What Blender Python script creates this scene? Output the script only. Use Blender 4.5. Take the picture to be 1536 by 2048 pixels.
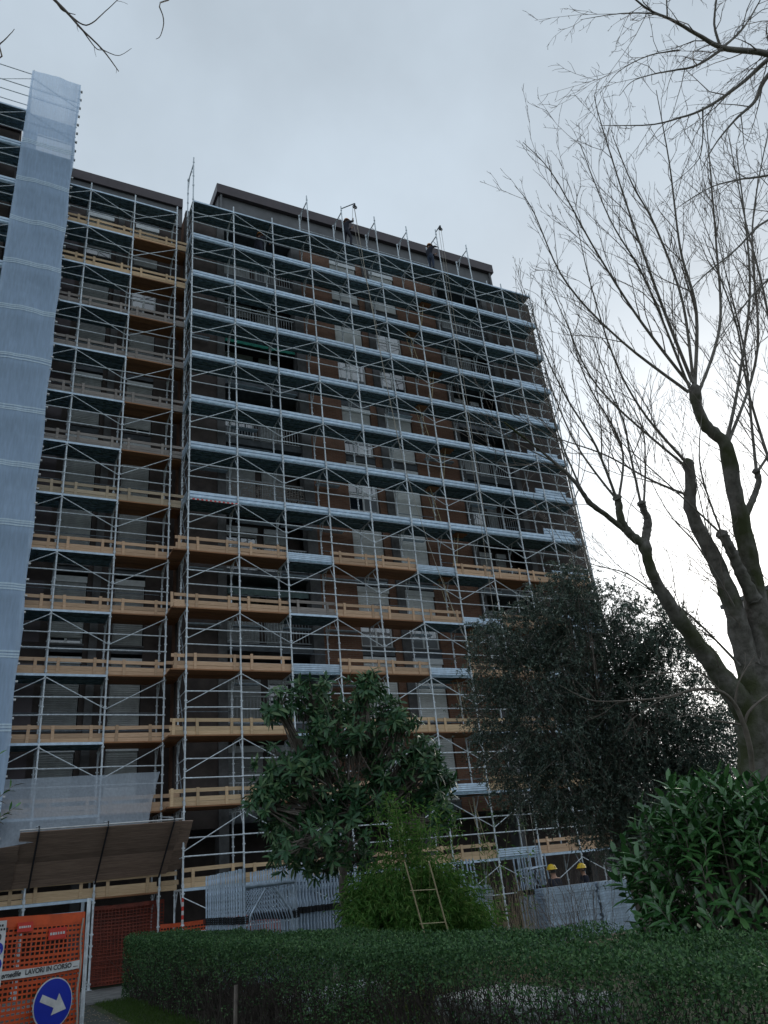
import bpy, bmesh, math, random
import numpy as np
from mathutils import Vector, Matrix

# ------------------------------------------------------------------ scene, camera, sky, sun
for o in list(bpy.data.objects):
    bpy.data.objects.remove(o, do_unlink=True)
scene = bpy.context.scene
COL = scene.collection
R = math.radians
rng = np.random.default_rng(11)
random.seed(5)

cam_data = bpy.data.cameras.new('camera')
cam_data.sensor_fit = 'VERTICAL'
cam_data.sensor_height = 36.0
cam_data.lens = 36.0 * 1546.66 / 2048.0
cam_data.clip_start = 0.05
cam_data.clip_end = 4000.0
cam = bpy.data.objects.new('camera', cam_data)
COL.objects.link(cam)
CAM = Vector((-5.5703, -24.4979, 1.4701))
PIT, YAW, ROL = 0.4478, 0.4989, -0.1068
fw = Vector((math.sin(YAW) * math.cos(PIT), math.cos(YAW) * math.cos(PIT), math.sin(PIT)))
rt = Vector((math.cos(YAW), -math.sin(YAW), 0.0))
up = rt.cross(fw)
r2 = rt * math.cos(ROL) + up * math.sin(ROL)
u2 = -rt * math.sin(ROL) + up * math.cos(ROL)
M4 = Matrix((r2, u2, -fw)).transposed().to_4x4()
M4.translation = CAM
cam.matrix_world = M4
scene.camera = cam

SUN_AZ, SUN_EL = R(54.0), R(17.0)        # azimuth from +Y towards +X
world = bpy.data.worlds.new('World')
scene.world = world
world.use_nodes = True
wn, wl = world.node_tree.nodes, world.node_tree.links
wn.clear()
sky = wn.new('ShaderNodeTexSky')
sky.sky_type = 'NISHITA'
sky.sun_disc = False
sky.sun_elevation = SUN_EL
sky.sun_rotation = SUN_AZ
sky.air_density = 1.0
sky.dust_density = 4.0
sky.ozone_density = 1.5
hsv = wn.new('ShaderNodeHueSaturation')
hsv.inputs['Saturation'].default_value = 0.32
wl.new(sky.outputs[0], hsv.inputs['Color'])
# thin even cloud sheet in front of the blue sky
tc = wn.new('ShaderNodeTexCoord')
nz = wn.new('ShaderNodeTexNoise')
nz.inputs['Scale'].default_value = 1.7
nz.inputs['Detail'].default_value = 6.0
nz.inputs['Roughness'].default_value = 0.55
wl.new(tc.outputs['Generated'], nz.inputs['Vector'])
rm = wn.new('ShaderNodeMapRange')
rm.inputs['From Min'].default_value = 0.3
rm.inputs['From Max'].default_value = 0.7
rm.inputs['To Min'].default_value = 0.84
rm.inputs['To Max'].default_value = 0.93
wl.new(nz.outputs['Fac'], rm.inputs['Value'])
mixc = wn.new('ShaderNodeMix')
mixc.data_type = 'RGBA'
mixc.inputs['B'].default_value = (2.83, 3.34, 3.84, 1)
wl.new(rm.outputs[0], mixc.inputs['Factor'])
wl.new(hsv.outputs[0], mixc.inputs['A'])
bg = wn.new('ShaderNodeBackground')
bg.inputs['Strength'].default_value = 0.115
cl = wn.new('ShaderNodeMix'); cl.data_type = 'RGBA'; cl.blend_type = 'MULTIPLY'; cl.inputs['Factor'].default_value = 1.0
cm = wn.new('ShaderNodeMapRange')
cm.inputs['From Min'].default_value = 0.3; cm.inputs['From Max'].default_value = 0.7
cm.inputs['To Min'].default_value = 0.80; cm.inputs['To Max'].default_value = 1.10
wl.new(nz.outputs['Fac'], cm.inputs['Value'])
wl.new(mixc.outputs['Result'], cl.inputs['A']); wl.new(cm.outputs[0], cl.inputs['B'])
wl.new(cl.outputs['Result'], bg.inputs['Color'])
wo = wn.new('ShaderNodeOutputWorld')
wl.new(bg.outputs[0], wo.inputs['Surface'])

sun_data = bpy.data.lights.new('sun', 'SUN')
sun_data.energy = 1.3
sun_data.angle = R(25)
sun_data.color = (1.0, 0.93, 0.82)
sun = bpy.data.objects.new('sun', sun_data)
COL.objects.link(sun)
sdir = Vector((math.sin(SUN_AZ) * math.cos(SUN_EL), math.cos(SUN_AZ) * math.cos(SUN_EL), math.sin(SUN_EL)))
sun.rotation_euler = (-sdir).to_track_quat('-Z', 'Y').to_euler()

scene.view_settings.view_transform = 'Standard'
scene.view_settings.look = 'None'
scene.view_settings.exposure = 0.85
scene.view_settings.gamma = 1.0
scene.view_settings.use_curve_mapping = False
scene.cycles.max_bounces = 6
scene.cycles.transparent_max_bounces = 24
scene.cycles.use_denoising = True

# ------------------------------------------------------------------ helpers
GZ = -0.33                      # ground level at the site
LH = 2.0777                     # height of one scaffold lift
def LV(n):
    return 1.95 if n == 1 else (GZ if n <= 0 else LH * n)

def mesh_np(name, V, F, mat=None, smooth=False):
    """V (n,3), F list of index arrays or one (m,k) array"""
    me = bpy.data.meshes.new(name)
    V = np.asarray(V, dtype=np.float32)
    me.vertices.add(len(V))
    me.vertices.foreach_set('co', V.ravel())
    Fs = F if isinstance(F, list) else [F]
    Fs = [np.asarray(a, dtype=np.int32) for a in Fs if len(a)]
    idx = np.concatenate([a.ravel() for a in Fs])
    tot = np.concatenate([np.full(len(a), a.shape[1], np.int32) for a in Fs])
    st = np.concatenate([[0], np.cumsum(tot)[:-1]]).astype(np.int32)
    me.loops.add(len(idx))
    me.loops.foreach_set('vertex_index', idx)
    me.polygons.add(len(tot))
    me.polygons.foreach_set('loop_start', st)
    me.polygons.foreach_set('loop_total', tot)
    me.polygons.foreach_set('use_smooth', np.full(len(tot), smooth, bool))
    me.update(calc_edges=True)
    if mat:
        me.materials.append(mat)
    return me

class MB:
    """collects boxes, beams, tubes; build() makes ONE mesh"""
    def __init__(s):
        s.v, s.q, s.t, s.n = [], [], [], 0
    def add(s, v, q=None, t=None):
        v = np.asarray(v, float)
        s.v.append(v)
        if q is not None and len(q): s.q.append(np.asarray(q, int) + s.n)
        if t is not None and len(t): s.t.append(np.asarray(t, int) + s.n)
        s.n += len(v)
        return s
    def box(s, x0, x1, y0, y1, z0, z1):
        v = [(x0,y0,z0),(x1,y0,z0),(x1,y1,z0),(x0,y1,z0),(x0,y0,z1),(x1,y0,z1),(x1,y1,z1),(x0,y1,z1)]
        return s.add(v, [(0,3,2,1),(4,5,6,7),(0,1,5,4),(1,2,6,5),(2,3,7,6),(3,0,4,7)])
    def obox(s, c, ax, ay, az, hx, hy, hz):
        c, ax, ay, az = [np.array(a, float) for a in (c, ax, ay, az)]
        v = [c + ax*hx*i + ay*hy*j + az*hz*k for k in (-1,1) for i, j in ((-1,-1),(1,-1),(1,1),(-1,1))]
        return s.add(v, [(0,3,2,1),(4,5,6,7),(0,1,5,4),(1,2,6,5),(2,3,7,6),(3,0,4,7)])
    def tube(s, pts, rad, n=6, cap=True):
        pts = np.asarray(pts, float)
        if np.isscalar(rad): rad = np.full(len(pts), rad)
        d = np.gradient(pts, axis=0)
        d /= np.linalg.norm(d, axis=1)[:, None] + 1e-9
        ref = np.array((0,0,1.)) if abs(d[0][2]) < .8 else np.array((1.,0,0))
        a = np.cross(d, ref); a /= np.linalg.norm(a, axis=1)[:, None] + 1e-9
        b = np.cross(d, a)
        th = np.arange(n) * 2 * math.pi / n
        ring = a[:,None,:]*np.cos(th)[None,:,None] + b[:,None,:]*np.sin(th)[None,:,None]
        v = (pts[:,None,:] + ring*np.asarray(rad)[:,None,None]).reshape(-1,3)
        m = len(pts)
        i = np.arange(m-1)[:,None]*n; j = np.arange(n)[None,:]; k = (j+1) % n
        q = np.stack([i+j, i+k, i+n+k, i+n+j], -1).reshape(-1,4)
        s.add(v, q)
        if cap:
            base = s.n - len(v)
            for o_, rev in ((0, False), ((m-1)*n, True)):
                for c in range(1, n-1):
                    tri = (o_, o_+c, o_+c+1) if not rev else (o_, o_+c+1, o_+c)
                    s.t.append(np.array([tri]) + base)
        return s
    def mesh(s, name, mat=None, smooth=False):
        F = []
        if s.q: F.append(np.concatenate(s.q))
        if s.t: F.append(np.concatenate(s.t))
        return mesh_np(name, np.concatenate(s.v), F, mat, smooth)

def tag(o, label=None, cat=None, group=None, kind=None):
    if label: o['label'] = label
    if cat: o['category'] = cat
    if group: o['group'] = group
    if kind: o['kind'] = kind
    return o

def thing(name, loc, label, cat, group=None, rz=0.0):
    o = bpy.data.objects.new(name, None)
    o.empty_display_size = 0.2
    COL.objects.link(o)
    o.location = loc
    o.rotation_euler = (0, 0, rz)
    return tag(o, label, cat, group)

def solo(name, me, loc=(0,0,0), rot=None):
    o = bpy.data.objects.new(name, me)
    COL.objects.link(o)
    o.location = loc
    if rot: o.rotation_euler = rot
    return o

def part(name, me, parent, loc=(0,0,0), rot=None, local=False, scale=None):
    """loc is a world place for an unrotated parent (or a local one with local=True)"""
    o = bpy.data.objects.new(name, me)
    COL.objects.link(o)
    o.parent = parent
    if local:
        o.location = loc
    else:
        b = Vector((0,0,0)); p = parent
        while p is not None:
            b += p.location; p = p.parent
        o.location = Vector(loc) - b
    if rot: o.rotation_euler = rot
    if scale: o.scale = scale
    return o

# ------------------------------------------------------------------ materials
def mat(name, col, rough=0.6, metal=0.0, var=0.12, scale=6.0, bump=0.0, obvar=0.0, col2=None, stretch=None, spec=0.5, coords='Object'):
    m = bpy.data.materials.new(name)
    m.use_nodes = True
    nt = m.node_tree; n, l = nt.nodes, nt.links
    bs = n['Principled BSDF']
    bs.inputs['Roughness'].default_value = rough
    bs.inputs['Metallic'].default_value = metal
    bs.inputs['Specular IOR Level'].default_value = spec
    t = n.new('ShaderNodeTexCoord')
    mp = n.new('ShaderNodeMapping')
    if stretch: mp.inputs['Scale'].default_value = stretch
    l.new(t.outputs[coords], mp.inputs['Vector'])
    nz = n.new('ShaderNodeTexNoise')
    nz.inputs['Scale'].default_value = scale
    nz.inputs['Detail'].default_value = 6
    nz.inputs['Roughness'].default_value = 0.65
    l.new(mp.outputs[0], nz.inputs['Vector'])
    mx = n.new('ShaderNodeMix'); mx.data_type = 'RGBA'
    c2 = col2 if col2 else tuple(c * (1 - var * 2.2) for c in col)
    c1 = col if col2 else tuple(min(1, c * (1 + var)) for c in col)
    mx.inputs['A'].default_value = (*c2, 1)
    mx.inputs['B'].default_value = (*c1, 1)
    r = n.new('ShaderNodeMapRange')
    r.inputs['From Min'].default_value = 0.3; r.inputs['From Max'].default_value = 0.7
    l.new(nz.outputs['Fac'], r.inputs['Value'])
    l.new(r.outputs[0], mx.inputs['Factor'])
    out = mx.outputs['Result']
    if obvar:
        oi = n.new('ShaderNodeObjectInfo')
        h = n.new('ShaderNodeHueSaturation')
        r2_ = n.new('ShaderNodeMapRange')
        r2_.inputs['To Min'].default_value = 1 - obvar; r2_.inputs['To Max'].default_value = 1 + obvar * 0.7
        l.new(oi.outputs['Random'], r2_.inputs['Value'])
        l.new(r2_.outputs[0], h.inputs['Value'])
        l.new(out, h.inputs['Color'])
        out = h.outputs[0]
    l.new(out, bs.inputs['Base Color'])
    if bump:
        bp = n.new('ShaderNodeBump'); bp.inputs['Strength'].default_value = bump; bp.inputs['Distance'].default_value = 0.02
        l.new(nz.outputs['Fac'], bp.inputs['Height'])
        l.new(bp.outputs[0], bs.inputs['Normal'])
    return m

def leafmat(name, cols, rough=0.45, trans=0.25, spec=0.35):
    """colour of each leaf picked at random from a ramp; a little light passes through"""
    m = bpy.data.materials.new(name); m.use_nodes = True
    n, l = m.node_tree.nodes, m.node_tree.links
    bs = n['Principled BSDF']
    g = n.new('ShaderNodeNewGeometry')
    cr = n.new('ShaderNodeValToRGB')
    el = cr.color_ramp.elements
    el[0].color = (*cols[0], 1); el[1].color = (*cols[-1], 1)
    for i, c in enumerate(cols[1:-1]):
        e = el.new((i + 1) / (len(cols) - 1)); e.color = (*c, 1)
    oi = n.new('ShaderNodeObjectInfo')
    ad = n.new('ShaderNodeMath'); ad.operation = 'ADD'
    l.new(g.outputs['Random Per Island'], ad.inputs[0]); l.new(oi.outputs['Random'], ad.inputs[1])
    fr = n.new('ShaderNodeMath'); fr.operation = 'FRACT'
    l.new(ad.outputs[0], fr.inputs[0])
    l.new(fr.outputs[0], cr.inputs[0])
    l.new(cr.outputs[0], bs.inputs['Base Color'])
    bs.inputs['Roughness'].default_value = rough
    bs.inputs['Specular IOR Level'].default_value = spec
    tr = n.new('ShaderNodeBsdfTranslucent')
    l.new(cr.outputs[0], tr.inputs['Color'])
    ms = n.new('ShaderNodeMixShader'); ms.inputs[0].default_value = trans
    l.new(bs.outputs[0], ms.inputs[1]); l.new(tr.outputs[0], ms.inputs[2])
    l.new(ms.outputs[0], n['Material Output'].inputs['Surface'])
    return m

def netmat(name, col, cover, scale=90.0, trans=0.5):
    """woven sheet: threads cover part of it, the rest is open"""
    m = bpy.data.materials.new(name); m.use_nodes = True
    n, l = m.node_tree.nodes, m.node_tree.links
    n.remove(n['Principled BSDF'])
    df = n.new('ShaderNodeBsdfDiffuse'); tl = n.new('ShaderNodeBsdfTranslucent'); tp = n.new('ShaderNodeBsdfTransparent')
    t = n.new('ShaderNodeTexCoord'); nz = n.new('ShaderNodeTexNoise')
    mp = n.new('ShaderNodeMapping'); mp.inputs['Scale'].default_value = (6, 6, 0.7)
    l.new(t.outputs['Object'], mp.inputs[0]); l.new(mp.outputs[0], nz.inputs['Vector'])
    nz.inputs['Scale'].default_value = 3.0; nz.inputs['Detail'].default_value = 6
    h = n.new('ShaderNodeMix'); h.data_type = 'RGBA'
    h.inputs['A'].default_value = (*[c * .82 for c in col], 1); h.inputs['B'].default_value = (*[min(1, c * 1.12) for c in col], 1)
    l.new(nz.outputs['Fac'], h.inputs['Factor'])
    l.new(h.outputs['Result'], df.inputs[0]); l.new(h.outputs['Result'], tl.inputs[0])
    a = n.new('ShaderNodeMixShader'); a.inputs[0].default_value = trans
    l.new(df.outputs[0], a.inputs[1]); l.new(tl.outputs[0], a.inputs[2])
    b = n.new('ShaderNodeMixShader')
    r = n.new('ShaderNodeMapRange'); r.inputs['To Min'].default_value = cover - .08; r.inputs['To Max'].default_value = cover + .06
    l.new(nz.outputs['Fac'], r.inputs['Value']); l.new(r.outputs[0], b.inputs[0])
    l.new(tp.outputs[0], b.inputs[1]); l.new(a.outputs[0], b.inputs[2])
    l.new(b.outputs[0], n['Material Output'].inputs['Surface'])
    return m

def brickmat():
    m = bpy.data.materials.new('brick'); m.use_nodes = True
    n, l = m.node_tree.nodes, m.node_tree.links
    bs = n['Principled BSDF']; bs.inputs['Roughness'].default_value = 0.85
    t = n.new('ShaderNodeTexCoord'); sp = n.new('ShaderNodeSeparateXYZ'); cb = n.new('ShaderNodeCombineXYZ')
    l.new(t.outputs['Object'], sp.inputs[0])
    ad = n.new('ShaderNodeMath'); ad.operation = 'ADD'
    l.new(sp.outputs[0], ad.inputs[0]); l.new(sp.outputs[1], ad.inputs[1])
    l.new(ad.outputs[0], cb.inputs[0]); l.new(sp.outputs[2], cb.inputs[1])
    br = n.new('ShaderNodeTexBrick')
    br.inputs['Scale'].default_value = 1.0
    br.inputs['Brick Width'].default_value = 0.26; br.inputs['Row Height'].default_value = 0.075
    br.inputs['Mortar Size'].default_value = 0.006
    br.inputs['Color1'].default_value = (0.175, 0.082, 0.048, 1); br.inputs['Color2'].default_value = (0.13, 0.06, 0.036, 1)
    br.inputs['Mortar'].default_value = (0.16, 0.12, 0.09, 1)
    l.new(cb.outputs[0], br.inputs['Vector'])
    nz = n.new('ShaderNodeTexNoise'); nz.inputs['Scale'].default_value = 0.9; nz.inputs['Detail'].default_value = 6
    l.new(t.outputs['Object'], nz.inputs['Vector'])
    mx = n.new('ShaderNodeMix'); mx.data_type = 'RGBA'; mx.blend_type = 'MULTIPLY'; mx.inputs['Factor'].default_value = .55
    l.new(br.outputs['Color'], mx.inputs['A']); l.new(nz.outputs['Fac'], mx.inputs['B'])
    gm = n.new('ShaderNodeHueSaturation'); gm.inputs['Value'].default_value = 1.45
    l.new(mx.outputs['Result'], gm.inputs['Color']); l.new(gm.outputs[0], bs.inputs['Base Color'])
    bp = n.new('ShaderNodeBump'); bp.inputs['Strength'].default_value = .5; bp.inputs['Distance'].default_value = .01; bp.invert = True
    l.new(br.outputs['Fac'], bp.inputs['Height']); l.new(bp.outputs[0], bs.inputs['Normal'])
    return m

def glassmat():
    m = bpy.data.materials.new('window_glass'); m.use_nodes = True
    n, l = m.node_tree.nodes, m.node_tree.links
    bs = n['Principled BSDF']
    bs.inputs['Base Color'].default_value = (0.012, 0.016, 0.022, 1)
    bs.inputs['Roughness'].default_value = 0.03
    bs.inputs['Specular IOR Level'].default_value = 1.0
    bs.inputs['IOR'].default_value = 1.9
    return m

W = dict(
    steel=mat('galvanised_steel', (0.72, 0.77, 0.81), rough=.45, metal=.15, var=.18, scale=9, obvar=.14),
    steel_dark=mat('worn_steel', (0.26, 0.30, 0.34), rough=.5, metal=.35, var=.25, scale=7, obvar=.15),
    frame_blue=mat('stacked_frame_steel', (0.47, 0.57, 0.69), rough=.4, metal=.3, var=.2, scale=9, obvar=.12),
    deck=mat('steel_deck', (0.25, 0.35, 0.42), rough=.55, metal=.3, var=.25, scale=5, obvar=.2),
    toe=mat('toe_board_steel', (0.56, 0.68, 0.80), rough=.4, metal=.25, var=.12, scale=4, obvar=.12),
    wood=mat('new_boards', (0.68, 0.46, 0.30), rough=.75, col2=(0.48, 0.29, 0.17), scale=5, stretch=(.5, 6, 9), bump=.06, obvar=.24),
    wood_y=mat('yellow_boards', (0.68, 0.49, 0.30), rough=.75, col2=(0.50, 0.33, 0.185), scale=5, stretch=(.5, 6, 9), bump=.06, obvar=.2),
    wood_g=mat('weathered_boards', (0.36, 0.32, 0.29), rough=.85, col2=(0.20, 0.165, 0.145), scale=5, stretch=(.5, 6, 9), bump=.08, obvar=.2),
    wood_t=mat('tan_boards', (0.55, 0.44, 0.31), rough=.8, col2=(0.36, 0.27, 0.18), scale=5, stretch=(.5, 6, 9), bump=.08, obvar=.2),
    wood_d=mat('dark_wet_boards', (0.34, 0.24, 0.18), rough=.75, col2=(0.19, 0.125, 0.095), scale=4, stretch=(.6, 5, 8), bump=.1, obvar=.3),
    ply=mat('deck_plywood', (0.36, 0.17, 0.075), rough=.75, col2=(0.22, 0.10, 0.045), scale=3, stretch=(.6, 4, 4), obvar=.25),
    brick=brickmat(),
    plaster_shade=mat('shaded_brown_plaster', (0.072, 0.056, 0.05), rough=.9, var=.2, scale=2),  # dark brown, with the shade of corner strip and loggias in its colour
    concrete=mat('concrete', (0.115, 0.112, 0.112), rough=.9, var=.22, scale=2.5, bump=.1),
    concrete_d=mat('dark_concrete', (0.10, 0.11, 0.12), rough=.9, var=.25, scale=2.5),
    fascia=mat('brown_fascia_metal', (0.075, 0.058, 0.062), rough=.45, metal=.3, var=.12, scale=2),
    greywall=mat('grey_render', (0.16, 0.16, 0.165), rough=.85, var=.12, scale=1.5),
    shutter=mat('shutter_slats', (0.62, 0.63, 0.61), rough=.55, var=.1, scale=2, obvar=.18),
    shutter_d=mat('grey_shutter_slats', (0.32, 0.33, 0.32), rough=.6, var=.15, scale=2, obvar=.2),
    frame=mat('white_frame', (0.62, 0.64, 0.64), rough=.5, var=.08),
    iron=mat('painted_railing', (0.36, 0.38, 0.39), rough=.5, metal=.2, var=.15),
    awning=mat('green_awning', (0.018, 0.20, 0.14), rough=.85, var=.2, scale=3),
    awning2=mat('faded_awning', (0.11, 0.16, 0.155), rough=.85, var=.2, scale=3),
    glass=glassmat(),
    hedge=leafmat('box_leaves', [(0.02, 0.0525, 0.0225), (0.04, 0.11, 0.0375), (0.0688, 0.1562, 0.05), (0.11, 0.2063, 0.0725)], rough=.5, trans=.2),
    olive=leafmat('evergreen_leaves', [(0.0288, 0.0504, 0.0432), (0.0624, 0.096, 0.0768), (0.114, 0.1536, 0.12), (0.18, 0.222, 0.168)], rough=.45, trans=.15),
    loquat=leafmat('loquat_leaves', [(0.0253, 0.0759, 0.0345), (0.0414, 0.115, 0.0483), (0.069, 0.1552, 0.0633), (0.1323, 0.2012, 0.0862)], rough=.4, trans=.15),
    bamboo=leafmat('bamboo_leaves', [(0.055, 0.154, 0.0286), (0.0935, 0.231, 0.044), (0.132, 0.286, 0.0605), (0.22, 0.341, 0.0935)], rough=.5, trans=.42),
    laurel=leafmat('laurel_leaves', [(0.025, 0.0875, 0.025), (0.0425, 0.1313, 0.035), (0.065, 0.175, 0.05), (0.1, 0.225, 0.0688)], rough=.27, trans=.12, spec=.8),
    grassl=leafmat('grass_blades', [(0.04,0.085,0.012),(0.06,0.12,0.018),(0.085,0.15,0.028)], rough=.6, trans=.3),
    bark=mat('grey_bark', (0.27, 0.25, 0.225), rough=.9, col2=(0.12, 0.105, 0.09), scale=7, bump=.6),
    mossbark=None,
    twig=mat('twig_bark', (0.21, 0.175, 0.15), rough=.9, var=.2, scale=8),
    twig_l=mat('pale_bark', (0.17, 0.14, 0.115), rough=.85, var=.2, scale=8),
    culm=mat('bamboo_culm', (0.24, 0.27, 0.09), rough=.5, var=.2),
    asphalt=mat('asphalt_path', (0.070, 0.072, 0.070), rough=.92, var=.25, scale=3, bump=.2, col2=(0.045,0.055,0.042)),
    slab=mat('concrete_paving', (0.20, 0.20, 0.195), rough=.9, var=.22, scale=2, bump=.1),
    lawn=mat('lawn_soil', (0.05, 0.075, 0.025), rough=.95, col2=(0.045, 0.04, 0.026), scale=1.2),
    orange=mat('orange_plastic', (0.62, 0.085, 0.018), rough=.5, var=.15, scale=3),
    orange_d=mat('shaded_orange_plastic', (0.20, 0.032, 0.014), rough=.6, var=.2, scale=3),  # darker copy of the orange, shade of the passage nets in its colour
    white=mat('white_print', (0.62, 0.61, 0.60), rough=.55, var=.14),
    black=mat('black_print', (0.015, 0.015, 0.018), rough=.5, var=.05),
    blue=mat('sign_blue', (0.012, 0.03, 0.40), rough=.35, var=.05),
    red=mat('sign_red', (0.62, 0.04, 0.025), rough=.45, var=.06),
    rope=mat('rope_fibre', (0.42, 0.38, 0.32), rough=.9, var=.15),
    helmet=mat('yellow_helmet', (0.75, 0.48, 0.02), rough=.35, var=.05),
    helmet_o=mat('orange_helmet', (0.65, 0.25, 0.06), rough=.4, var=.05),
    skin=mat('skin', (0.38, 0.20, 0.13), rough=.6, var=.08),
    navy=mat('navy_workwear', (0.018, 0.02, 0.035), rough=.85, var=.2),
    jean=mat('blue_trousers', (0.03, 0.045, 0.08), rough=.85, var=.2),
    boot=mat('black_boots', (0.012, 0.011, 0.01), rough=.6, var=.1),
    hair=mat('dark_hair', (0.015, 0.01, 0.008), rough=.6, var=.1),
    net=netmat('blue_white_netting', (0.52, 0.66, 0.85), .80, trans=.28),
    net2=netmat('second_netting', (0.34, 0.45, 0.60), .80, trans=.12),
    seam=netmat('doubled_net_seam', (0.72, 0.84, 0.96), .93, trans=.2),
    stem=mat('hedge_stems', (0.045, 0.035, 0.028), rough=.9, var=.2),
    glass2=None,
    sheet=netmat('white_mesh_sheet', (0.62, 0.69, 0.78), .60, trans=.40),
    pinkwall=mat('far_pink_render', (0.46, 0.40, 0.38), rough=.9, var=.06),
    pole=mat('pale_pole', (0.48, 0.40, 0.24), rough=.7, var=.15, stretch=(4,4,.6)),
)

def mossy():
    m = mat('mossy_bark', (0.24, 0.22, 0.20), rough=.92, col2=(0.07, 0.062, 0.052), scale=11, bump=1.0)
    n, l = m.node_tree.nodes, m.node_tree.links
    bs = n['Principled BSDF']
    src = bs.inputs['Base Color'].links[0].from_socket
    t = n.new('ShaderNodeTexCoord'); nz = n.new('ShaderNodeTexNoise'); nz.inputs['Scale'].default_value = 1.7; nz.inputs['Detail'].default_value = 5
    l.new(t.outputs['Object'], nz.inputs['Vector'])
    r = n.new('ShaderNodeMapRange'); r.inputs['From Min'].default_value = .47; r.inputs['From Max'].default_value = .6
    l.new(nz.outputs['Fac'], r.inputs['Value'])
    mx = n.new('ShaderNodeMix'); mx.data_type = 'RGBA'; mx.inputs['B'].default_value = (0.06, 0.068, 0.028, 1)
    l.new(r.outputs[0], mx.inputs['Factor']); l.new(src, mx.inputs['A']); l.new(mx.outputs['Result'], bs.inputs['Base Color'])
    return m
W['mossbark'] = mossy()
W['glass2'] = glassmat(); W['glass2'].name = 'curtained_glass'
_n, _l = W['glass2'].node_tree.nodes, W['glass2'].node_tree.links
_w = _n.new('ShaderNodeTexWave'); _w.inputs['Scale'].default_value = 9; _w.inputs['Distortion'].default_value = 2.5
_t = _n.new('ShaderNodeTexCoord'); _l.new(_t.outputs['Object'], _w.inputs['Vector'])
_m = _n.new('ShaderNodeMix'); _m.data_type = 'RGBA'; _m.inputs['A'].default_value = (.16,.17,.18,1); _m.inputs['B'].default_value = (.30,.31,.32,1)
_l.new(_w.outputs['Fac'], _m.inputs['Factor']); _l.new(_m.outputs['Result'], _n['Principled BSDF'].inputs['Base Color'])

# ------------------------------------------------------------------ tree skeletons (x, y, z, radius)
POLLARD_LIMBS = [
  [(2.52,-18.03,2.14,0.2569),(2.39,-18.27,2.71,0.232),(2.36,-18.38,3.06,0.2083),(2.39,-18.49,3.36,0.1843)],
  [(2.33,-18.27,2.77,0.1574),(1.95,-18.39,3.14,0.1188),(1.56,-18.5,3.5,0.0972),(1.02,-18.7,3.93,0.0752),(0.72,-18.84,4.26,0.0587),(0.62,-18.94,4.54,0.0547)],
  [(0.63,-18.93,4.51,0.0508),(0.48,-18.91,4.63,0.0469),(0.37,-18.93,4.77,0.043),(0.32,-19.0,4.96,0.0352),(0.3,-19.02,5.0,0.043)],
  [(0.42,-18.9,4.68,0.0313),(0.11,-18.95,4.83,0.027),(-0.1,-19.0,4.9,0.0286),(-0.32,-19.09,5.06,0.0189),(-0.65,-19.15,5.27,0.013),(-1.22,-19.24,5.54,0.0073)],
  [(0.62,-18.92,4.51,0.0508),(0.71,-18.98,4.77,0.0435),(0.65,-19.02,4.9,0.0356),(0.62,-19.04,4.96,0.0435)],
  [(2.34,-18.39,2.97,0.1657),(2.25,-18.51,3.52,0.1257),(2.04,-18.69,4.06,0.1006),(1.82,-18.81,4.5,0.088),(1.62,-18.88,4.83,0.0754),(1.49,-18.95,5.09,0.0754),(1.48,-19.05,5.28,0.0628),(1.43,-19.13,5.46,0.0503),(1.41,-19.16,5.54,0.0587)],
  [(2.56,-18.3,3.06,0.1906),(2.44,-18.64,3.8,0.1356),(2.28,-18.9,4.44,0.1144),(2.13,-19.08,4.92,0.1017),(1.98,-19.24,5.35,0.0847),(1.87,-19.38,5.72,0.0847),(1.74,-19.38,5.86,0.0678),(1.63,-19.38,5.96,0.0635),(1.52,-19.43,6.16,0.0593),(1.46,-19.51,6.37,0.0551)],
  [(2.13,-19.07,4.9,0.0508),(2.29,-19.15,5.11,0.0385),(2.43,-19.25,5.38,0.0346),(2.39,-19.3,5.51,0.039)],
  [(2.28,-18.81,4.04,0.0838),(2.02,-18.93,4.4,0.0625),(1.87,-19.01,4.59,0.058),(1.77,-19.04,4.73,0.0539)],
  [(2.66,-18.41,3.39,0.1799),(2.82,-18.9,4.36,0.1299),(2.93,-19.35,5.3,0.0963)],
]
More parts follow.
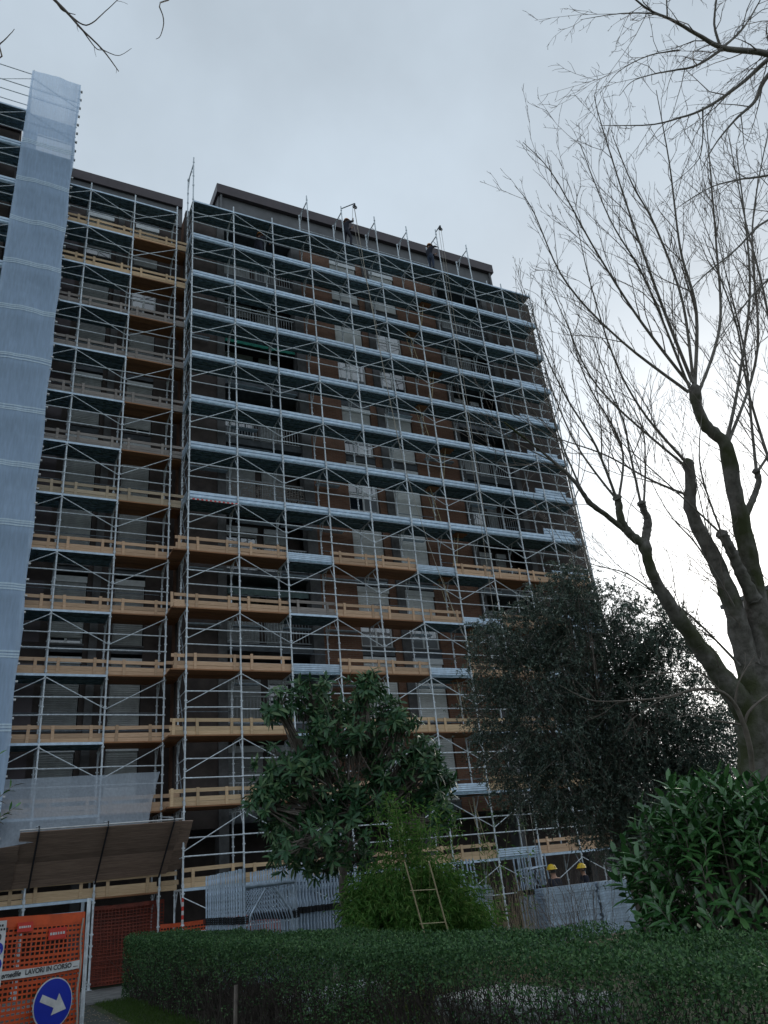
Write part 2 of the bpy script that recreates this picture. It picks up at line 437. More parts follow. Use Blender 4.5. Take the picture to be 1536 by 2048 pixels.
POLLARD_SHOOTS = [
  [(1.41,-19.5,6.4,0.0205),(0.66,-19.68,7.02,0.015),(-0.02,-19.91,7.65,0.0098),(-0.66,-20.17,8.29,0.0057),(-1.05,-20.23,8.56,0.0032)],
  [(1.43,-19.53,6.43,0.0222),(0.91,-19.83,7.27,0.0169),(0.35,-20.2,8.28,0.01),(-0.08,-20.52,9.04,0.0053),(-0.17,-20.61,9.3,0.0026)],
  [(1.45,-19.52,6.4,0.0205),(1.29,-19.84,7.37,0.0155),(0.9,-20.08,8.2,0.0121),(0.54,-20.22,8.58,0.0085),(0.2,-20.41,9.04,0.0034)],
  [(1.46,-19.53,6.4,0.0239),(1.53,-19.81,7.31,0.0192),(1.28,-20.04,7.98,0.014),(1.05,-20.42,8.91,0.0087),(0.73,-20.78,9.64,0.0035)],
  [(1.51,-19.49,6.29,0.0205),(1.88,-19.81,7.18,0.0176),(1.88,-20.14,8.26,0.0126),(1.6,-20.73,9.6,0.0043)],
  [(1.4,-19.46,6.33,0.0205),(0.41,-19.54,6.78,0.0132),(-0.35,-19.67,7.31,0.0097),(-0.87,-19.96,7.89,0.005),(-1.13,-20.04,8.07,0.0025)],
  [(1.42,-19.48,6.35,0.0171),(0.52,-20.01,7.29,0.0114),(-0.04,-20.23,7.79,0.007),(-0.49,-20.49,8.48,0.0032)],
  [(1.87,-19.38,5.73,0.0239),(2.08,-19.68,6.51,0.0174),(2.23,-20.16,7.71,0.0143),(1.98,-20.73,9.23,0.0054)],
  [(1.89,-19.41,5.75,0.0205),(2.41,-19.83,6.93,0.016),(2.43,-20.33,8.52,0.011),(2.66,-21.0,9.98,0.0038)],
  [(1.42,-19.15,5.52,0.0203),(0.76,-19.3,5.98,0.0132),(0.25,-19.53,6.46,0.0097),(-0.23,-19.9,7.15,0.0063),(-0.53,-20.21,7.77,0.0028)],
  [(1.41,-19.13,5.49,0.0169),(0.14,-19.32,6.18,0.0097),(-0.42,-19.6,6.79,0.0057),(-0.7,-19.76,7.13,0.0025)],
  [(1.44,-18.99,5.21,0.0169),(0.89,-19.01,5.32,0.0116),(0.27,-19.03,5.53,0.009),(-0.49,-19.06,5.63,0.0056),(-1.11,-19.08,5.84,0.0024)],
  [(0.62,-19.03,4.95,0.0159),(0.36,-19.3,5.46,0.011),(0.26,-19.41,5.75,0.0088),(-0.1,-19.64,6.3,0.0056),(-0.33,-19.82,6.64,0.0025)],
  [(0.64,-19.05,4.95,0.0143),(0.68,-19.18,5.38,0.0097),(0.59,-19.35,5.79,0.0071),(0.2,-19.49,6.21,0.0029)],
  [(0.3,-19.01,4.99,0.0173),(-0.11,-19.29,5.44,0.0123),(-0.58,-19.5,5.84,0.009),(-0.91,-19.68,6.26,0.0059),(-1.15,-19.9,6.67,0.0023)],
  [(0.32,-19.03,5.0,0.0158),(0.28,-19.28,5.51,0.011),(-0.27,-19.54,6.07,0.0077),(-0.63,-19.81,6.69,0.0027)],
  [(0.28,-19.01,5.0,0.0142),(-0.25,-19.19,5.41,0.0098),(-0.66,-19.44,5.8,0.0066),(-0.92,-19.65,6.22,0.0024)],
  [(2.39,-19.3,5.51,0.0209),(2.36,-19.46,6.06,0.0159),(2.26,-19.76,6.94,0.0125),(1.86,-20.16,8.07,0.0053),(1.67,-20.42,8.74,0.0029)],
  [(2.41,-19.3,5.5,0.0174),(2.77,-19.53,6.02,0.0143),(2.91,-19.98,6.94,0.0072)],
  [(1.77,-19.04,4.73,0.0134),(1.38,-19.33,5.41,0.0083),(1.34,-19.66,6.07,0.0033)],
  [(1.76,-19.03,4.74,0.0134),(1.01,-19.2,5.1,0.0081),(0.37,-19.3,5.45,0.005),(-0.02,-19.34,5.68,0.0025)],
  [(2.22,-18.64,3.78,0.0169),(1.41,-18.98,4.51,0.0098),(0.99,-19.06,4.86,0.0058),(0.61,-19.22,5.29,0.0026)],
  [(2.13,-18.48,3.35,0.0167),(1.31,-18.68,3.84,0.0097),(0.73,-18.74,4.07,0.0057),(-0.07,-18.74,4.41,0.0025)],
  [(2.47,-18.46,3.67,0.0173),(2.14,-18.57,4.43,0.0105),(1.83,-18.85,5.26,0.0063),(1.64,-19.11,5.92,0.0028)],
  [(2.92,-19.14,4.92,0.0247),(2.4,-19.53,6.38,0.0143),(2.12,-19.87,7.28,0.0107),(1.57,-20.19,8.19,0.0035)],
  [(2.93,-19.35,5.3,0.0247),(2.63,-20.0,7.48,0.0146),(2.34,-20.32,8.59,0.0092),(2.01,-20.71,9.63,0.0037)],
  [(-0.1,-19.0,4.9,0.0154),(-0.43,-19.1,5.19,0.0091),(-0.84,-19.1,5.36,0.006),(-1.48,-19.1,5.55,0.0023)],
  [(-0.21,-19.05,4.98,0.0122),(-0.57,-19.28,5.43,0.0075),(-0.87,-19.53,5.94,0.0053),(-1.1,-19.8,6.44,0.0023)],
  [(1.02,-18.7,3.93,0.0128),(0.45,-18.79,4.2,0.0075),(0.03,-18.74,4.3,0.0043),(-0.43,-18.7,4.45,0.0021)],
]
OVERHANG = [
  [(0.62,-22.34,7.76,0.0399),(-0.07,-22.31,7.7,0.0281),(-0.49,-22.2,7.69,0.0226),(-0.77,-22.19,7.71,0.0161),(-1.06,-22.18,7.76,0.0122),(-1.31,-22.17,7.75,0.0086),(-1.53,-22.19,7.78,0.0061)],
  [(-0.5,-22.2,7.69,0.0151),(-0.76,-22.07,7.49,0.0099),(-1.01,-22.0,7.38,0.0073),(-1.25,-21.94,7.27,0.0048),(-1.41,-21.87,7.19,0.0033),(-1.52,-21.8,7.05,0.0019)],
  [(-0.52,-22.19,7.7,0.0126),(-0.59,-22.25,7.88,0.0101),(-0.6,-22.37,8.11,0.0075)],
  [(-0.5,-22.21,7.7,0.0126),(-0.3,-22.3,7.91,0.0092),(-0.13,-22.41,8.17,0.0062),(-0.07,-22.51,8.31,0.0041)],
  [(0.51,-22.53,8.21,0.032),(0.02,-22.26,7.75,0.0207),(-0.26,-22.09,7.48,0.0153),(-0.58,-21.91,7.24,0.0113),(-0.84,-21.82,7.1,0.0084),(-1.13,-21.72,6.99,0.0059),(-1.63,-21.63,6.85,0.0024)],
  [(0.66,-22.49,8.22,0.0297),(0.12,-22.17,7.71,0.021),(-0.04,-22.05,7.43,0.0155),(-0.26,-21.94,7.21,0.0102),(-0.47,-21.81,6.95,0.006),(-0.63,-21.7,6.68,0.0025)],
  [(-1.08,-22.18,7.77,0.0083),(-1.3,-22.16,7.73,0.0062),(-1.61,-22.08,7.65,0.0038),(-1.93,-21.97,7.54,0.0016)],
  [(-1.1,-22.17,7.78,0.0073),(-1.13,-22.25,7.95,0.0049)],
  [(-0.6,-21.9,7.25,0.0075),(-0.57,-21.76,6.96,0.005),(-0.61,-21.66,6.81,0.0035),(-0.89,-21.5,6.56,0.0017)],
  [(0.98,-21.88,7.25,0.025),(0.38,-21.7,7.05,0.0108),(-0.02,-21.64,6.89,0.0079),(-0.32,-21.54,6.77,0.0047),(-0.65,-21.37,6.55,0.0018)],
  [(1.03,-21.7,6.86,0.0222),(0.51,-21.48,6.75,0.011),(0.11,-21.31,6.39,0.008),(-0.23,-21.1,6.11,0.0053),(-0.54,-20.86,5.75,0.0018)],
  [(1.06,-21.57,6.61,0.0194),(0.58,-21.24,6.25,0.011),(0.29,-21.05,5.95,0.007),(0.0,-20.82,5.59,0.0021)],
  [(-0.91,-22.06,7.62,0.0074),(-1.2,-21.97,7.51,0.0049),(-1.47,-21.85,7.33,0.0029),(-1.66,-21.74,7.09,0.0014)],
]
UPPER_LEFT = [
  [(-6.07,-20.34,8.22,0.0209),(-5.87,-20.34,8.03,0.0157),(-5.71,-20.34,7.87,0.0119),(-5.6,-20.34,7.76,0.0098),(-5.5,-20.34,7.64,0.0077),(-5.34,-20.34,7.49,0.0056),(-5.21,-20.32,7.33,0.0035)],
  [(-5.6,-20.34,7.76,0.007),(-5.47,-20.37,7.67,0.0052),(-5.34,-20.49,7.77,0.0035),(-5.22,-20.62,7.89,0.0021)],
  [(-5.5,-20.34,7.64,0.0056),(-5.39,-20.32,7.51,0.0038),(-5.33,-20.34,7.49,0.0024)],
  [(-5.36,-20.33,7.51,0.0042),(-5.23,-20.37,7.44,0.0028),(-5.14,-20.44,7.48,0.0017)],
  [(-5.05,-20.59,8.12,0.0065),(-4.97,-20.55,7.97,0.0054),(-4.92,-20.51,7.86,0.0043),(-4.93,-20.45,7.75,0.0032),(-4.96,-20.42,7.73,0.0022)],
  [(-6.16,-19.94,7.58,0.007),(-6.06,-20.01,7.61,0.0052),(-6.0,-20.07,7.67,0.0035),(-5.97,-20.11,7.7,0.0021)],
  [(-5.71,-20.34,7.87,0.007),(-5.65,-20.33,7.8,0.0049),(-5.56,-20.36,7.76,0.0028)],
]
SMALL_TREE = [
  [(1.64,-18.63,2.03,0.0289),(1.55,-18.76,2.36,0.0289),(1.46,-18.84,2.6,0.0273),(1.35,-18.89,2.8,0.0224),(1.12,-18.95,2.92,0.0174),(0.8,-18.92,2.94,0.0141),(0.46,-18.83,2.88,0.0108),(0.04,-18.72,2.87,0.0073),(-0.34,-18.65,2.89,0.0048),(-0.69,-18.66,3.03,0.0024)],
  [(1.46,-18.84,2.6,0.0192),(1.5,-18.93,2.73,0.016),(1.74,-19.01,2.87,0.0097),(1.89,-19.14,2.95,0.0065)],
  [(1.12,-18.95,2.92,0.0127),(0.83,-19.02,3.09,0.0088),(0.48,-18.96,3.1,0.0062),(0.14,-18.89,3.08,0.003)],
  [(1.42,-18.83,2.61,0.0128),(1.06,-18.78,2.67,0.007),(0.79,-18.79,2.72,0.0044),(0.61,-18.67,2.67,0.0022)],
  [(0.46,-18.83,2.88,0.0074),(0.22,-18.76,2.77,0.0049),(0.06,-18.61,2.66,0.0024)],
  [(1.35,-18.89,2.8,0.0144),(1.37,-19.02,3.02,0.0083),(1.57,-19.14,3.26,0.0032)],
]
LOQUAT_CLUMPS = [(-0.55,-10.31,4.76,0.56),(0.15,-10.27,5.02,0.51),(0.74,-9.7,4.81,0.51),(1.26,-10.5,5.13,0.46),(1.3,-9.94,4.65,0.51),(1.96,-9.8,4.79,0.51),(1.96,-10.39,4.35,0.51),(0.16,-10.54,4.33,0.51),(0.88,-10.3,4.19,0.61),(1.73,-9.88,4.16,0.61),(2.47,-9.98,3.93,0.51),(2.53,-10.43,3.65,0.51),(0.29,-10.12,3.85,0.51),(-0.43,-9.86,3.73,0.56),(-0.15,-10.13,3.4,0.61),(-0.66,-9.9,3.36,0.46),(0.48,-9.54,3.19,0.61),(1.01,-9.85,3.4,0.61),(1.75,-10.17,3.52,0.61),(2.3,-10.39,3.47,0.51),(0.8,-10.22,2.9,0.61),(-0.81,-10.04,3.09,0.41),(-0.39,-9.62,2.77,0.46),(0.59,-9.75,2.88,0.51),(1.22,-10.25,2.97,0.61),(2.21,-9.58,3.01,0.51),(2.63,-10.08,2.93,0.51),(3.06,-9.84,3.33,0.31),(2.57,-10.48,2.51,0.41),(-0.33,-10.49,2.34,0.71),(0.48,-10.38,2.21,0.61)]
EVERGREEN_CLUMPS = [(2.99,-12.29,4.23,0.55),(2.83,-12.91,4.92,0.55),(3.4,-13.22,5.42,0.59),(3.59,-13.82,5.72,0.55),(3.68,-14.33,5.83,0.41),(3.38,-13.28,4.55,0.73),(4.04,-13.76,4.99,0.73),(3.31,-12.12,3.52,0.64),(3.65,-13.13,3.77,0.73),(4.66,-13.18,4.22,0.73),(4.72,-14.06,4.93,0.64),(3.7,-12.03,2.9,0.64),(4.05,-12.8,2.95,0.73),(4.83,-13.11,3.32,0.73),(4.9,-14.02,3.85,0.73),(5.31,-14.35,4.59,0.64),(4.69,-14.82,5.16,0.5),(3.0,-12.51,2.27,0.5),(3.57,-12.89,2.2,0.59),(4.79,-12.58,2.42,0.68),(5.16,-13.36,2.74,0.73),(6.02,-13.47,3.41,0.73),(6.37,-14.1,4.02,0.55),(2.37,-13.41,5.4,0.32),(4.79,-14.0,5.83,0.41),(6.11,-13.62,2.67,0.64),(5.25,-12.44,1.89,0.45),(3.48,-14.4,6.17,0.23),(5.92,-14.47,3.22,0.55),(5.13,-15.05,5.01,0.36)]
# ------------------------------------------------------------------ ground
def sheet(name, x0, x1, y0, y1, z, m, nx=1, ny=1, amp=0.0):
    X, Y = np.meshgrid(np.linspace(x0, x1, nx+1), np.linspace(y0, y1, ny+1))
    Z = np.full_like(X, z)
    if amp: Z += rng.normal(0, amp, X.shape)
    V = np.stack([X, Y, Z], -1).reshape(-1, 3)
    i = np.arange(ny)[:, None]*(nx+1); j = np.arange(nx)[None, :]
    F = np.stack([i+j, i+j+1, i+j+nx+2, i+j+nx+1], -1).reshape(-1, 4)
    return solo(name, mesh_np(name, V, F, m))
tag(sheet('ground', -900, 1100, -300, 1800, GZ, W['lawn']), kind='structure')
tag(sheet('driveway', -5.6, -2.75, -40, -2.9, GZ+.004, W['asphalt'], 8, 60), kind='structure')
tag(sheet('pavement', -12, 19.5, -2.9, 1.2, GZ+.012, W['slab'], 20, 4), kind='structure')
# paving slabs that can be told apart where the drive meets the scaffold
PAVE = solo('paved_apron', MB().box(-4.6, -2.2, -2.86, .9, GZ-.05, GZ+.016).mesh('paved_apron', W['slab']))
tag(PAVE, kind='structure')
pm = MB().box(-.29, .29, -.29, .29, 0, .03).mesh('paving_slab', W['slab'])
for i in range(4):
    for j in range(6):
        o = part('paving_slab', pm, PAVE, (-4.3+i*.6, -2.5+j*.6, GZ+.012), rot=(rng.normal(0,.012), rng.normal(0,.012), 0))

# ------------------------------------------------------------------ the apartment building
FL = [3.85 + 2.85*k for k in range(9)]            # floor levels
ROOF = 29.5
BLD = thing('apartment_building', (9, 5, GZ), 'tall brown brick apartment block with white shutters behind the scaffolding', 'building')
def bpart(name, m, *boxes):
    b = MB()
    for q in boxes: b.box(*q)
    return part(name, b.mesh(name, m), BLD)
YF = 1.45
for x0, x1 in ((5.42, 7.0), (8.42, 8.74), (10.52, 12.75), ):
    bpart('brick_wall', W['brick'], (x0, x1, YF, YF+.3, 3.6, ROOF+.3))
bpart('brick_wall', W['plaster_shade'], (16.15, 19.15, YF, YF+.3, 3.6, ROOF+.3))
bpart('brick_wall', W['plaster_shade'], (0, 1.42, YF, YF+.3, 3.6, ROOF+.3))  # corner strip: deep shade put in as a darker brown than the brick
for x0, x1 in ((1.42, 1.74), (5.0, 5.42), (8.74, 9.10), (12.75, 13.05), (15.85, 16.15)):
    bpart('concrete_column', W['concrete'], (x0, x1, YF-.08, YF+.42, GZ-.05, ROOF+.2))
bpart('side_wall', W['brick'], (0.0, .3, YF+.3, 12, 3.6, ROOF+.3))
bpart('side_wall', W['plaster_shade'], (18.85, 19.15, YF+.3, 12, 3.6, ROOF+.3))
bpart('rear_wall', W['plaster_shade'], (-12, 19.15, 12, 12.3, GZ-.05, ROOF+.3))
for z in FL + [ROOF]:
    bpart('floor_slab', W['concrete_d'], (.12, 17.88, YF+.035, 11.9, z-.14, z+.13))
# ground floor set back in the shade
bpart('ground_floor_wall', W['plaster_shade'], (-7, 19.1, 4.2, 4.5, GZ-.05, 3.72))
# wall behind the loggias and the closing walls
for x0, x1 in ((1.74, 5.0), (13.05, 15.85)):
    bpart('loggia_wall', W['plaster_shade'], (x0-.3, x1+.3, 2.95, 3.2, 3.72, ROOF))
bpart('core_wall', W['plaster_shade'], (.3, 17.7, 3.6, 3.9, 3.72, ROOF))

def shutter_mesh(w, h, m, key={}):
    k = (round(w,2), round(h,2), m.name)
    if k not in key:
        n = max(2, int(h/.07)); z = np.linspace(0, h, n*2+1)
        y = np.where(np.arange(n*2+1) % 2 == 0, 0.0, -.014)
        V = np.concatenate([np.stack([np.zeros_like(z), y, z], -1), np.stack([np.full_like(z, w), y, z], -1)])
        a = np.arange(n*2); F = np.stack([a, a+n*2+1, a+n*2+2, a+1], -1)
        V2 = V + np.array([0, .03, 0]) ; V2[:, 1] = .03
        F2 = F[:, ::-1] + len(V)
        key[k] = mesh_np('shutter', np.concatenate([V, V2]), np.concatenate([F, F2]), m)
    return key[k]
def window(x0, x1, z0, z1, y, shut, sm, sill=True):
    """casement in a white frame, shutter let down over part `shut` of it"""
    w, h = x1-x0, z1-z0; t = .06
    f = MB()
    f.box(x0, x0+t, y, y+.07, z0, z1); f.box(x1-t, x1, y, y+.07, z0, z1)
    f.box(x0+t, x1-t, y, y+.07, z0, z0+t); f.box(x0+t, x1-t, y, y+.07, z1-t, z1)
    c = (x0+x1)/2
    f.box(c-.04, c+.04, y+.004, y+.066, z0+t, z1-t)
    if h > 2: f.box(x0+t, x1-t, y+.006, y+.06, z0+.95, z0+1.02)
    wo_ = part('window', f.mesh('window', W['frame']), BLD)
    for a, b in ((x0+t, c-.04), (c+.04, x1-t)):
        p = MB().box(a, b, y+.03, y+.045, z0+t, z1-t)
        part('pane', p.mesh('pane', W['glass2'] if rng.random() < .45 else W['glass']), wo_, (0,0,0))
    hb = MB().box(x0-.01, x1+.01, y-.11, y-.004, z1-.02, z1+.2)
    part('shutter_box', hb.mesh('shutter_box', W['frame']), wo_)
    if shut > .02:
        part('shutter', shutter_mesh(w-.04, h*shut, sm), wo_, (x0+.02, y-.045, z1-h*shut-.01))
    if sill:
        part('sill', MB().box(x0-.05, x1+.05, y-.12, y+.02, z0-.07, z0-.005).mesh('sill', W['concrete']), wo_)
    return wo_

sw1 = [1, 1, .62, .85, .3, .45, .04, 1, 1]
sw2 = [1, 1, .55, .85, 1, 1, .06, .15, 1]
for k, z in enumerate(FL):
    window(7.02, 8.40, z+.2, z+2.45, YF+.12, sw1[k], W['shutter'])
    window(9.12, 10.50, z+.2, z+2.45, YF+.12, sw2[k], W['shutter'])
# loggias: shuttered door, glass door, railing, things hung out
SH1 = [1, .9, 1, .1, 1, .2, 1, .2, .6]
for k, z in enumerate(FL):
    for li, (x0, x1) in enumerate(((1.74, 5.0), (13.05, 15.85))):
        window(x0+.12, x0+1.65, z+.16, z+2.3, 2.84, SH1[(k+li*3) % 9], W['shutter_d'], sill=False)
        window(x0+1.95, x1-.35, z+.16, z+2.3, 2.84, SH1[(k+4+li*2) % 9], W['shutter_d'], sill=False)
        r = MB()
        r.box(x0+.02, x1-.02, YF+.07, YF+.12, z+1.08, z+1.13)
        r.box(x0+.02, x1-.02, YF+.08, YF+.11, z+.2, z+.235)
        n = int((x1-x0)/.12)
        for i in range(1, n):
            xx = x0 + (x1-x0)*i/n
            r.box(xx-.009, xx+.009, YF+.085, YF+.105, z+.235, z+1.08)
        part('railing', r.mesh('railing', W['iron']), BLD)
def awning(x0, x1, z, drop, m=None):
    m = m or W['awning']
    b = MB()
    n = 10
    y = np.linspace(2.3, 1.52, n); zz = z - drop*np.linspace(0, 1, n)**1.15
    V = []
    for xx in np.linspace(x0, x1, 13):
        sag = .02*math.sin(xx*9)
        for i in range(n): V.append((xx, y[i], zz[i]+sag))
    # hanging valance
    Fq = [(i*n+j, (i+1)*n+j, (i+1)*n+j+1, i*n+j+1) for i in range(12) for j in range(n-1)]
    me = mesh_np('awning', V, np.array(Fq), m)
    a = part('awning', me, BLD)
    v = MB()
    for i in range(16):
        xa = x0+(x1-x0)*i/16; xb = x0+(x1-x0)*(i+1)/16
        v.box(xa, xb-.004, 1.505, 1.515, z-drop-.22+.02*(i % 2), z-drop+.02)
    part('valance', v.mesh('valance', m), a)
awning(1.8, 4.95, 23.6, .35); awning(1.8, 4.95, 12.2, .45, W['awning2']); awning(13.1, 15.8, 9.35, .4, W['awning2']); awning(1.8, 4.95, 26.4, .2)
# woven screen tied to one railing
b = MB()
for i in range(46):
    for j in range(11):
        if rng.random() < .82:
            xx = 1.9+i*.068; zz = 15.5+j*.078
            b.box(xx, xx+.05*rng.uniform(.6,1.2), YF+.045, YF+.06, zz, zz+.05*rng.uniform(.7,1.2))
tag(part('railing_screen', b.mesh('railing_screen', W['wood_g']), BLD), kind='stuff')

# recess on the left: facade farther back
YR = 2.3
for x0, x1 in ((-7.0, -4.02), (-2.93, -2.76), (-2.5, -2.02), (-.98, 0.0)):
    bpart('brick_wall', W['plaster_shade'], (x0, x1, YR, YR+.3, 3.6, 29.6))
bpart('concrete_column', W['concrete'], (-2.76, -2.5, YR-.1, YR+.3, GZ-.05, 29.4))
for z in FL + [ROOF]:
    bpart('floor_slab', W['concrete_d'], (-6.95, -.02, YR+.04, 11.9, z-.14, z+.13))
bpart('core_wall', W['plaster_shade'], (-6.9, -.05, 3.6, 3.9, 3.72, ROOF))
srl = [1, 1, .9, 1, 1, 1, .5, 1, .8]; srr = [.5, 1, 1, .85, 1, .9, 1, .3, 1]
for k, z in enumerate(FL):
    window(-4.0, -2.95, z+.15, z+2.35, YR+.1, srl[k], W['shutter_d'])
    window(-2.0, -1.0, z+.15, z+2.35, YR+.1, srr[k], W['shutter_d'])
# dark door opening beside the left window
for z in FL: bpart('dark_panel', W['fascia'], (-5.0, -4.3, YR-.02, YR-.005, z+.15, z+2.3))
bpart('parapet_wall', W['greywall'], (-7, .02, YR-.06, YR+.3, 29.64, 30.9))
bpart('roof_fascia', W['fascia'], (-7.1, 0.0, YR-.2, YR+.6, 30.8, 31.32))
bpart('roof_slab', W['concrete_d'], (-7, -.03, YR+.31, 12, 30.2, 30.5))
# projecting block at the far left
bpart('brick_wall', W['plaster_shade'], (-14, -7.02, 1.0, 1.3, GZ-.05, 31.2))
bpart('side_wall', W['plaster_shade'], (-7.3, -7.01, 1.31, 12, GZ-.05, 31.2))
bpart('roof_fascia', W['fascia'], (-14, -6.98, .88, 1.6, 31.22, 31.75))
for z in FL:
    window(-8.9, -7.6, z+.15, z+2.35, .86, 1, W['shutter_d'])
# attic storey set back on the main roof
bpart('attic_wall', W['greywall'], (1.72, 17.55, 2.25, 2.55, ROOF+.14, 32.4))
bpart('attic_side_wall', W['greywall'], (1.72, 2.0, 2.56, 9, ROOF+.14, 32.4), (17.27, 17.55, 2.56, 9, ROOF+.14, 32.4))
bpart('roof_fascia', W['fascia'], (1.6, 17.67, 2.02, 9.2, 32.402, 32.98))
bpart('roof_slab', W['concrete_d'], (.05, 17.95, 1.5, 11.95, ROOF+.131, ROOF+.2))
for x in (1.78, 17.4):
    bpart('downpipe', W['greywall'], (x, x+.1, 2.1, 2.2, ROOF+.2, 32.4))
bpart('parapet', W['concrete_d'], (0, 19.15, YF-.02, YF+.25, ROOF+.301, ROOF+.42))
for x in (5.2, 8.9, 12.9):
    bpart('chimney_stub', W['concrete'], (x, x+.3, 1.9, 2.2, ROOF+.2, ROOF+1.3))

# far apartment tower beyond the trees on the right
FT = thing('apartment_tower', (80, 40, GZ), 'distant pinkish apartment tower seen through the bare branches', 'building')
part('wall', MB().box(78.5, 92, 34, 41, GZ, 29.4).mesh('wall', W['pinkwall']), FT)
part('roof', MB().box(78.2, 92.3, 33.7, 41.3, 29.402, 29.9).mesh('roof', W['concrete']), FT)
wmesh = MB().box(0, 1.2, 0, .05, 0, 1.4).mesh('window', W['concrete_d'])
wmesh2 = MB().box(0, .05, 0, 1.2, 0, 1.4).mesh('window', W['concrete_d'])
for k in range(9):
    for i in range(5):
        part('window', wmesh, FT, (79.6+i*2.6, 33.96, 2.2+k*3.05))
        if i < 2: part('window', wmesh2, FT, (78.46, 35.2+i*3, 2.2+k*3.05))
FB = thing('low_building', (30, 30, GZ), 'low pale building far behind the evergreen tree', 'building')
part('wall', MB().box(24, 40, 16, 30, GZ, 4.4).mesh('wall', W['greywall']), FB)
part('roof', MB().box(23.7, 40.3, 15.7, 30.3, 4.402, 4.75).mesh('roof', W['concrete']), FB)
for i in range(6): part('window', wmesh, FB, (25+i*2.5, 15.96, 1.2))
# ------------------------------------------------------------------ scaffolding
TR = .029
def frame_mesh(h, name='frame', depth=1.05, knee=True, foot=False):
    m = MB()
    for y in (0, depth):
        m.tube([(0,y,0),(0,y,h)], TR, 8)
        m.tube([(0,y,.02),(0,y,.10)], TR*1.5, 8)               # sleeve joint
        for z in (.80, 1.33, 1.05, h-.16):                      # lugs that take the rails
            m.box(-.05, .05, y-.03, y-.012, z-.012, z+.012)
            m.tube([(0,y,z-.03),(0,y,z+.03)], TR*1.35, 8)
        if foot:
            m.box(-.08, .08, y-.08, y+.08, -.003, .012)
            m.tube([(0,y,.12),(0,y,.17)], TR*2, 8)
    m.tube([(0,TR,h-.06),(0,depth-TR,h-.06)], TR, 8)
    if knee:
        m.tube([(0,0,h-.62),(0,.10,h-.50),(0,.24,h-.28),(0,.36,h-.07)], .017, 6)
        m.tube([(0,depth,h-.62),(0,depth-.10,h-.50),(0,depth-.24,h-.28),(0,depth-.36,h-.07)], .017, 6)
    return m.mesh(name, W['steel'], smooth=False)
FRM = frame_mesh(LH)
FRM1 = frame_mesh(LV(1)-GZ, foot=True)
FRM2 = frame_mesh(LV(2)-LV(1))
RAIL = MB().tube([(.0,0,0),(1.8,0,0)], .0205, 6).mesh('guard_rail', W['steel'])
def brace_mesh(flip, h=LH):
    a, b = (0, .97), (1.8, h-.14)
    if flip: a, b = (0, h-.14), (1.8, .97)
    return MB().tube([(a[0],-.035,a[1]),(b[0],-.035,b[1])], .0155, 6).mesh('diagonal_brace', W['steel'])
BR = [brace_mesh(False), brace_mesh(True)]
def steel_deck_mesh():
    m = MB()
    L, w, h = 1.77, .505, .06
    m.box(0, L, 0, w, -.006, 0)
    for y in (0, w-.004, w*.33, w*.66): m.box(0, L, y, y+.004, -h, -.006)
    for y in (.002, w-.03): m.box(0, L, y, y+.028, -h-.004, -h)
    for x in (0, L-.012): m.box(x, x+.012, .004, w-.004, -h+.01, -.006)
    for k in range(5):
        x = .3+k*.3
        m.box(x, x+.02, .004, w-.004, -.03, -.006)
    return m.mesh('steel_plank', W['deck'])
SDK = steel_deck_mesh()
def wood_deck_mesh(L=1.8):
    m = MB(); m.box(0, L, 0, .255, -.045, 0)
    return m.mesh('deck_board', W['ply'])
WDK = wood_deck_mesh()
def toe_mesh(L=1.78):
    # folded sheet with two grooves
    prof = [(.022,-.085),(-.022,-.085),(-.022,-.04),(.012,-.03),(.012,-.005),(-.022,.005),(-.022,.09),(.012,.10),(.012,.125),(-.022,.135),(-.022,.232),(-.010,.245),(.022,.245)]
    V = [(x, y, z) for x in (0, L) for y, z in prof]; n = len(prof)
    F = [(i, i+1, n+i+1, n+i) for i in range(n-1)] + [(n-1, 0, n, 2*n-1)]
    me = mesh_np('toe_board', V, [np.array([f[::-1] for f in F])], W['toe'])
    return me
TOE = toe_mesh()
def pile_mesh(L=1.78):
    m = MB()
    for k in range(4):
        z = .02+k*.068
        m.box(rng.uniform(0,.03), L-rng.uniform(0,.03), -.03+rng.uniform(-.01,.01), .27, z, z+.056)
    m.box(0, L, -.035, -.02, -.085, -.03)
    return m.mesh('toe_board', W['toe'])
PILE = [pile_mesh(), pile_mesh()]
EDGE = MB().box(0, 1.78, -.012, .004, -.085, -.012).mesh('deck_edge', W['toe'])

def board_set(kind):
    M = W[kind]
    low = MB().box(0, 1.8, -.03, 0, -.01, .13).mesh('toe_plank', M)
    low2 = MB().box(0, 1.8, -.03, 0, .134, .265).mesh('toe_plank', M)
    rail = MB().box(0, 1.8, -.03, 0, .39, .50).mesh('guard_board', M)
    post = MB().box(-.045, .045, -.058, -.032, -.02, .52).mesh('upright_board', M)
    return low, low2, rail, post
BOARDS = {k: board_set(k) for k in ('wood', 'wood_y', 'wood_g', 'wood_t')}
def guard_boards(par, x, y, z, L=1.8, kind='wood', posts=(.35, 1.45)):
    low, low2, rail, post = BOARDS[kind]
    s = L/1.8
    j = lambda a: rng.normal(0, a)
    part('toe_plank', low, par, (x+j(.02), y+j(.004), z), rot=(0, j(.003), 0), scale=(s,1,1))
    part('toe_plank', low2, par, (x+j(.03), y+j(.004)-.004, z), rot=(0, j(.004), 0), scale=(s*.995,1,1))
    ov = rng.uniform(0, .12)
    part('guard_board', rail, par, (x-ov*.5+j(.02), y-.002+j(.003), z+j(.012)), rot=(0, j(.006), 0), scale=(s*(1+ov/3),1,1))
    for p in posts:
        part('upright_board', post, par, (x+p*s+j(.05), y, z+j(.012)), rot=(0, j(.02), 0))

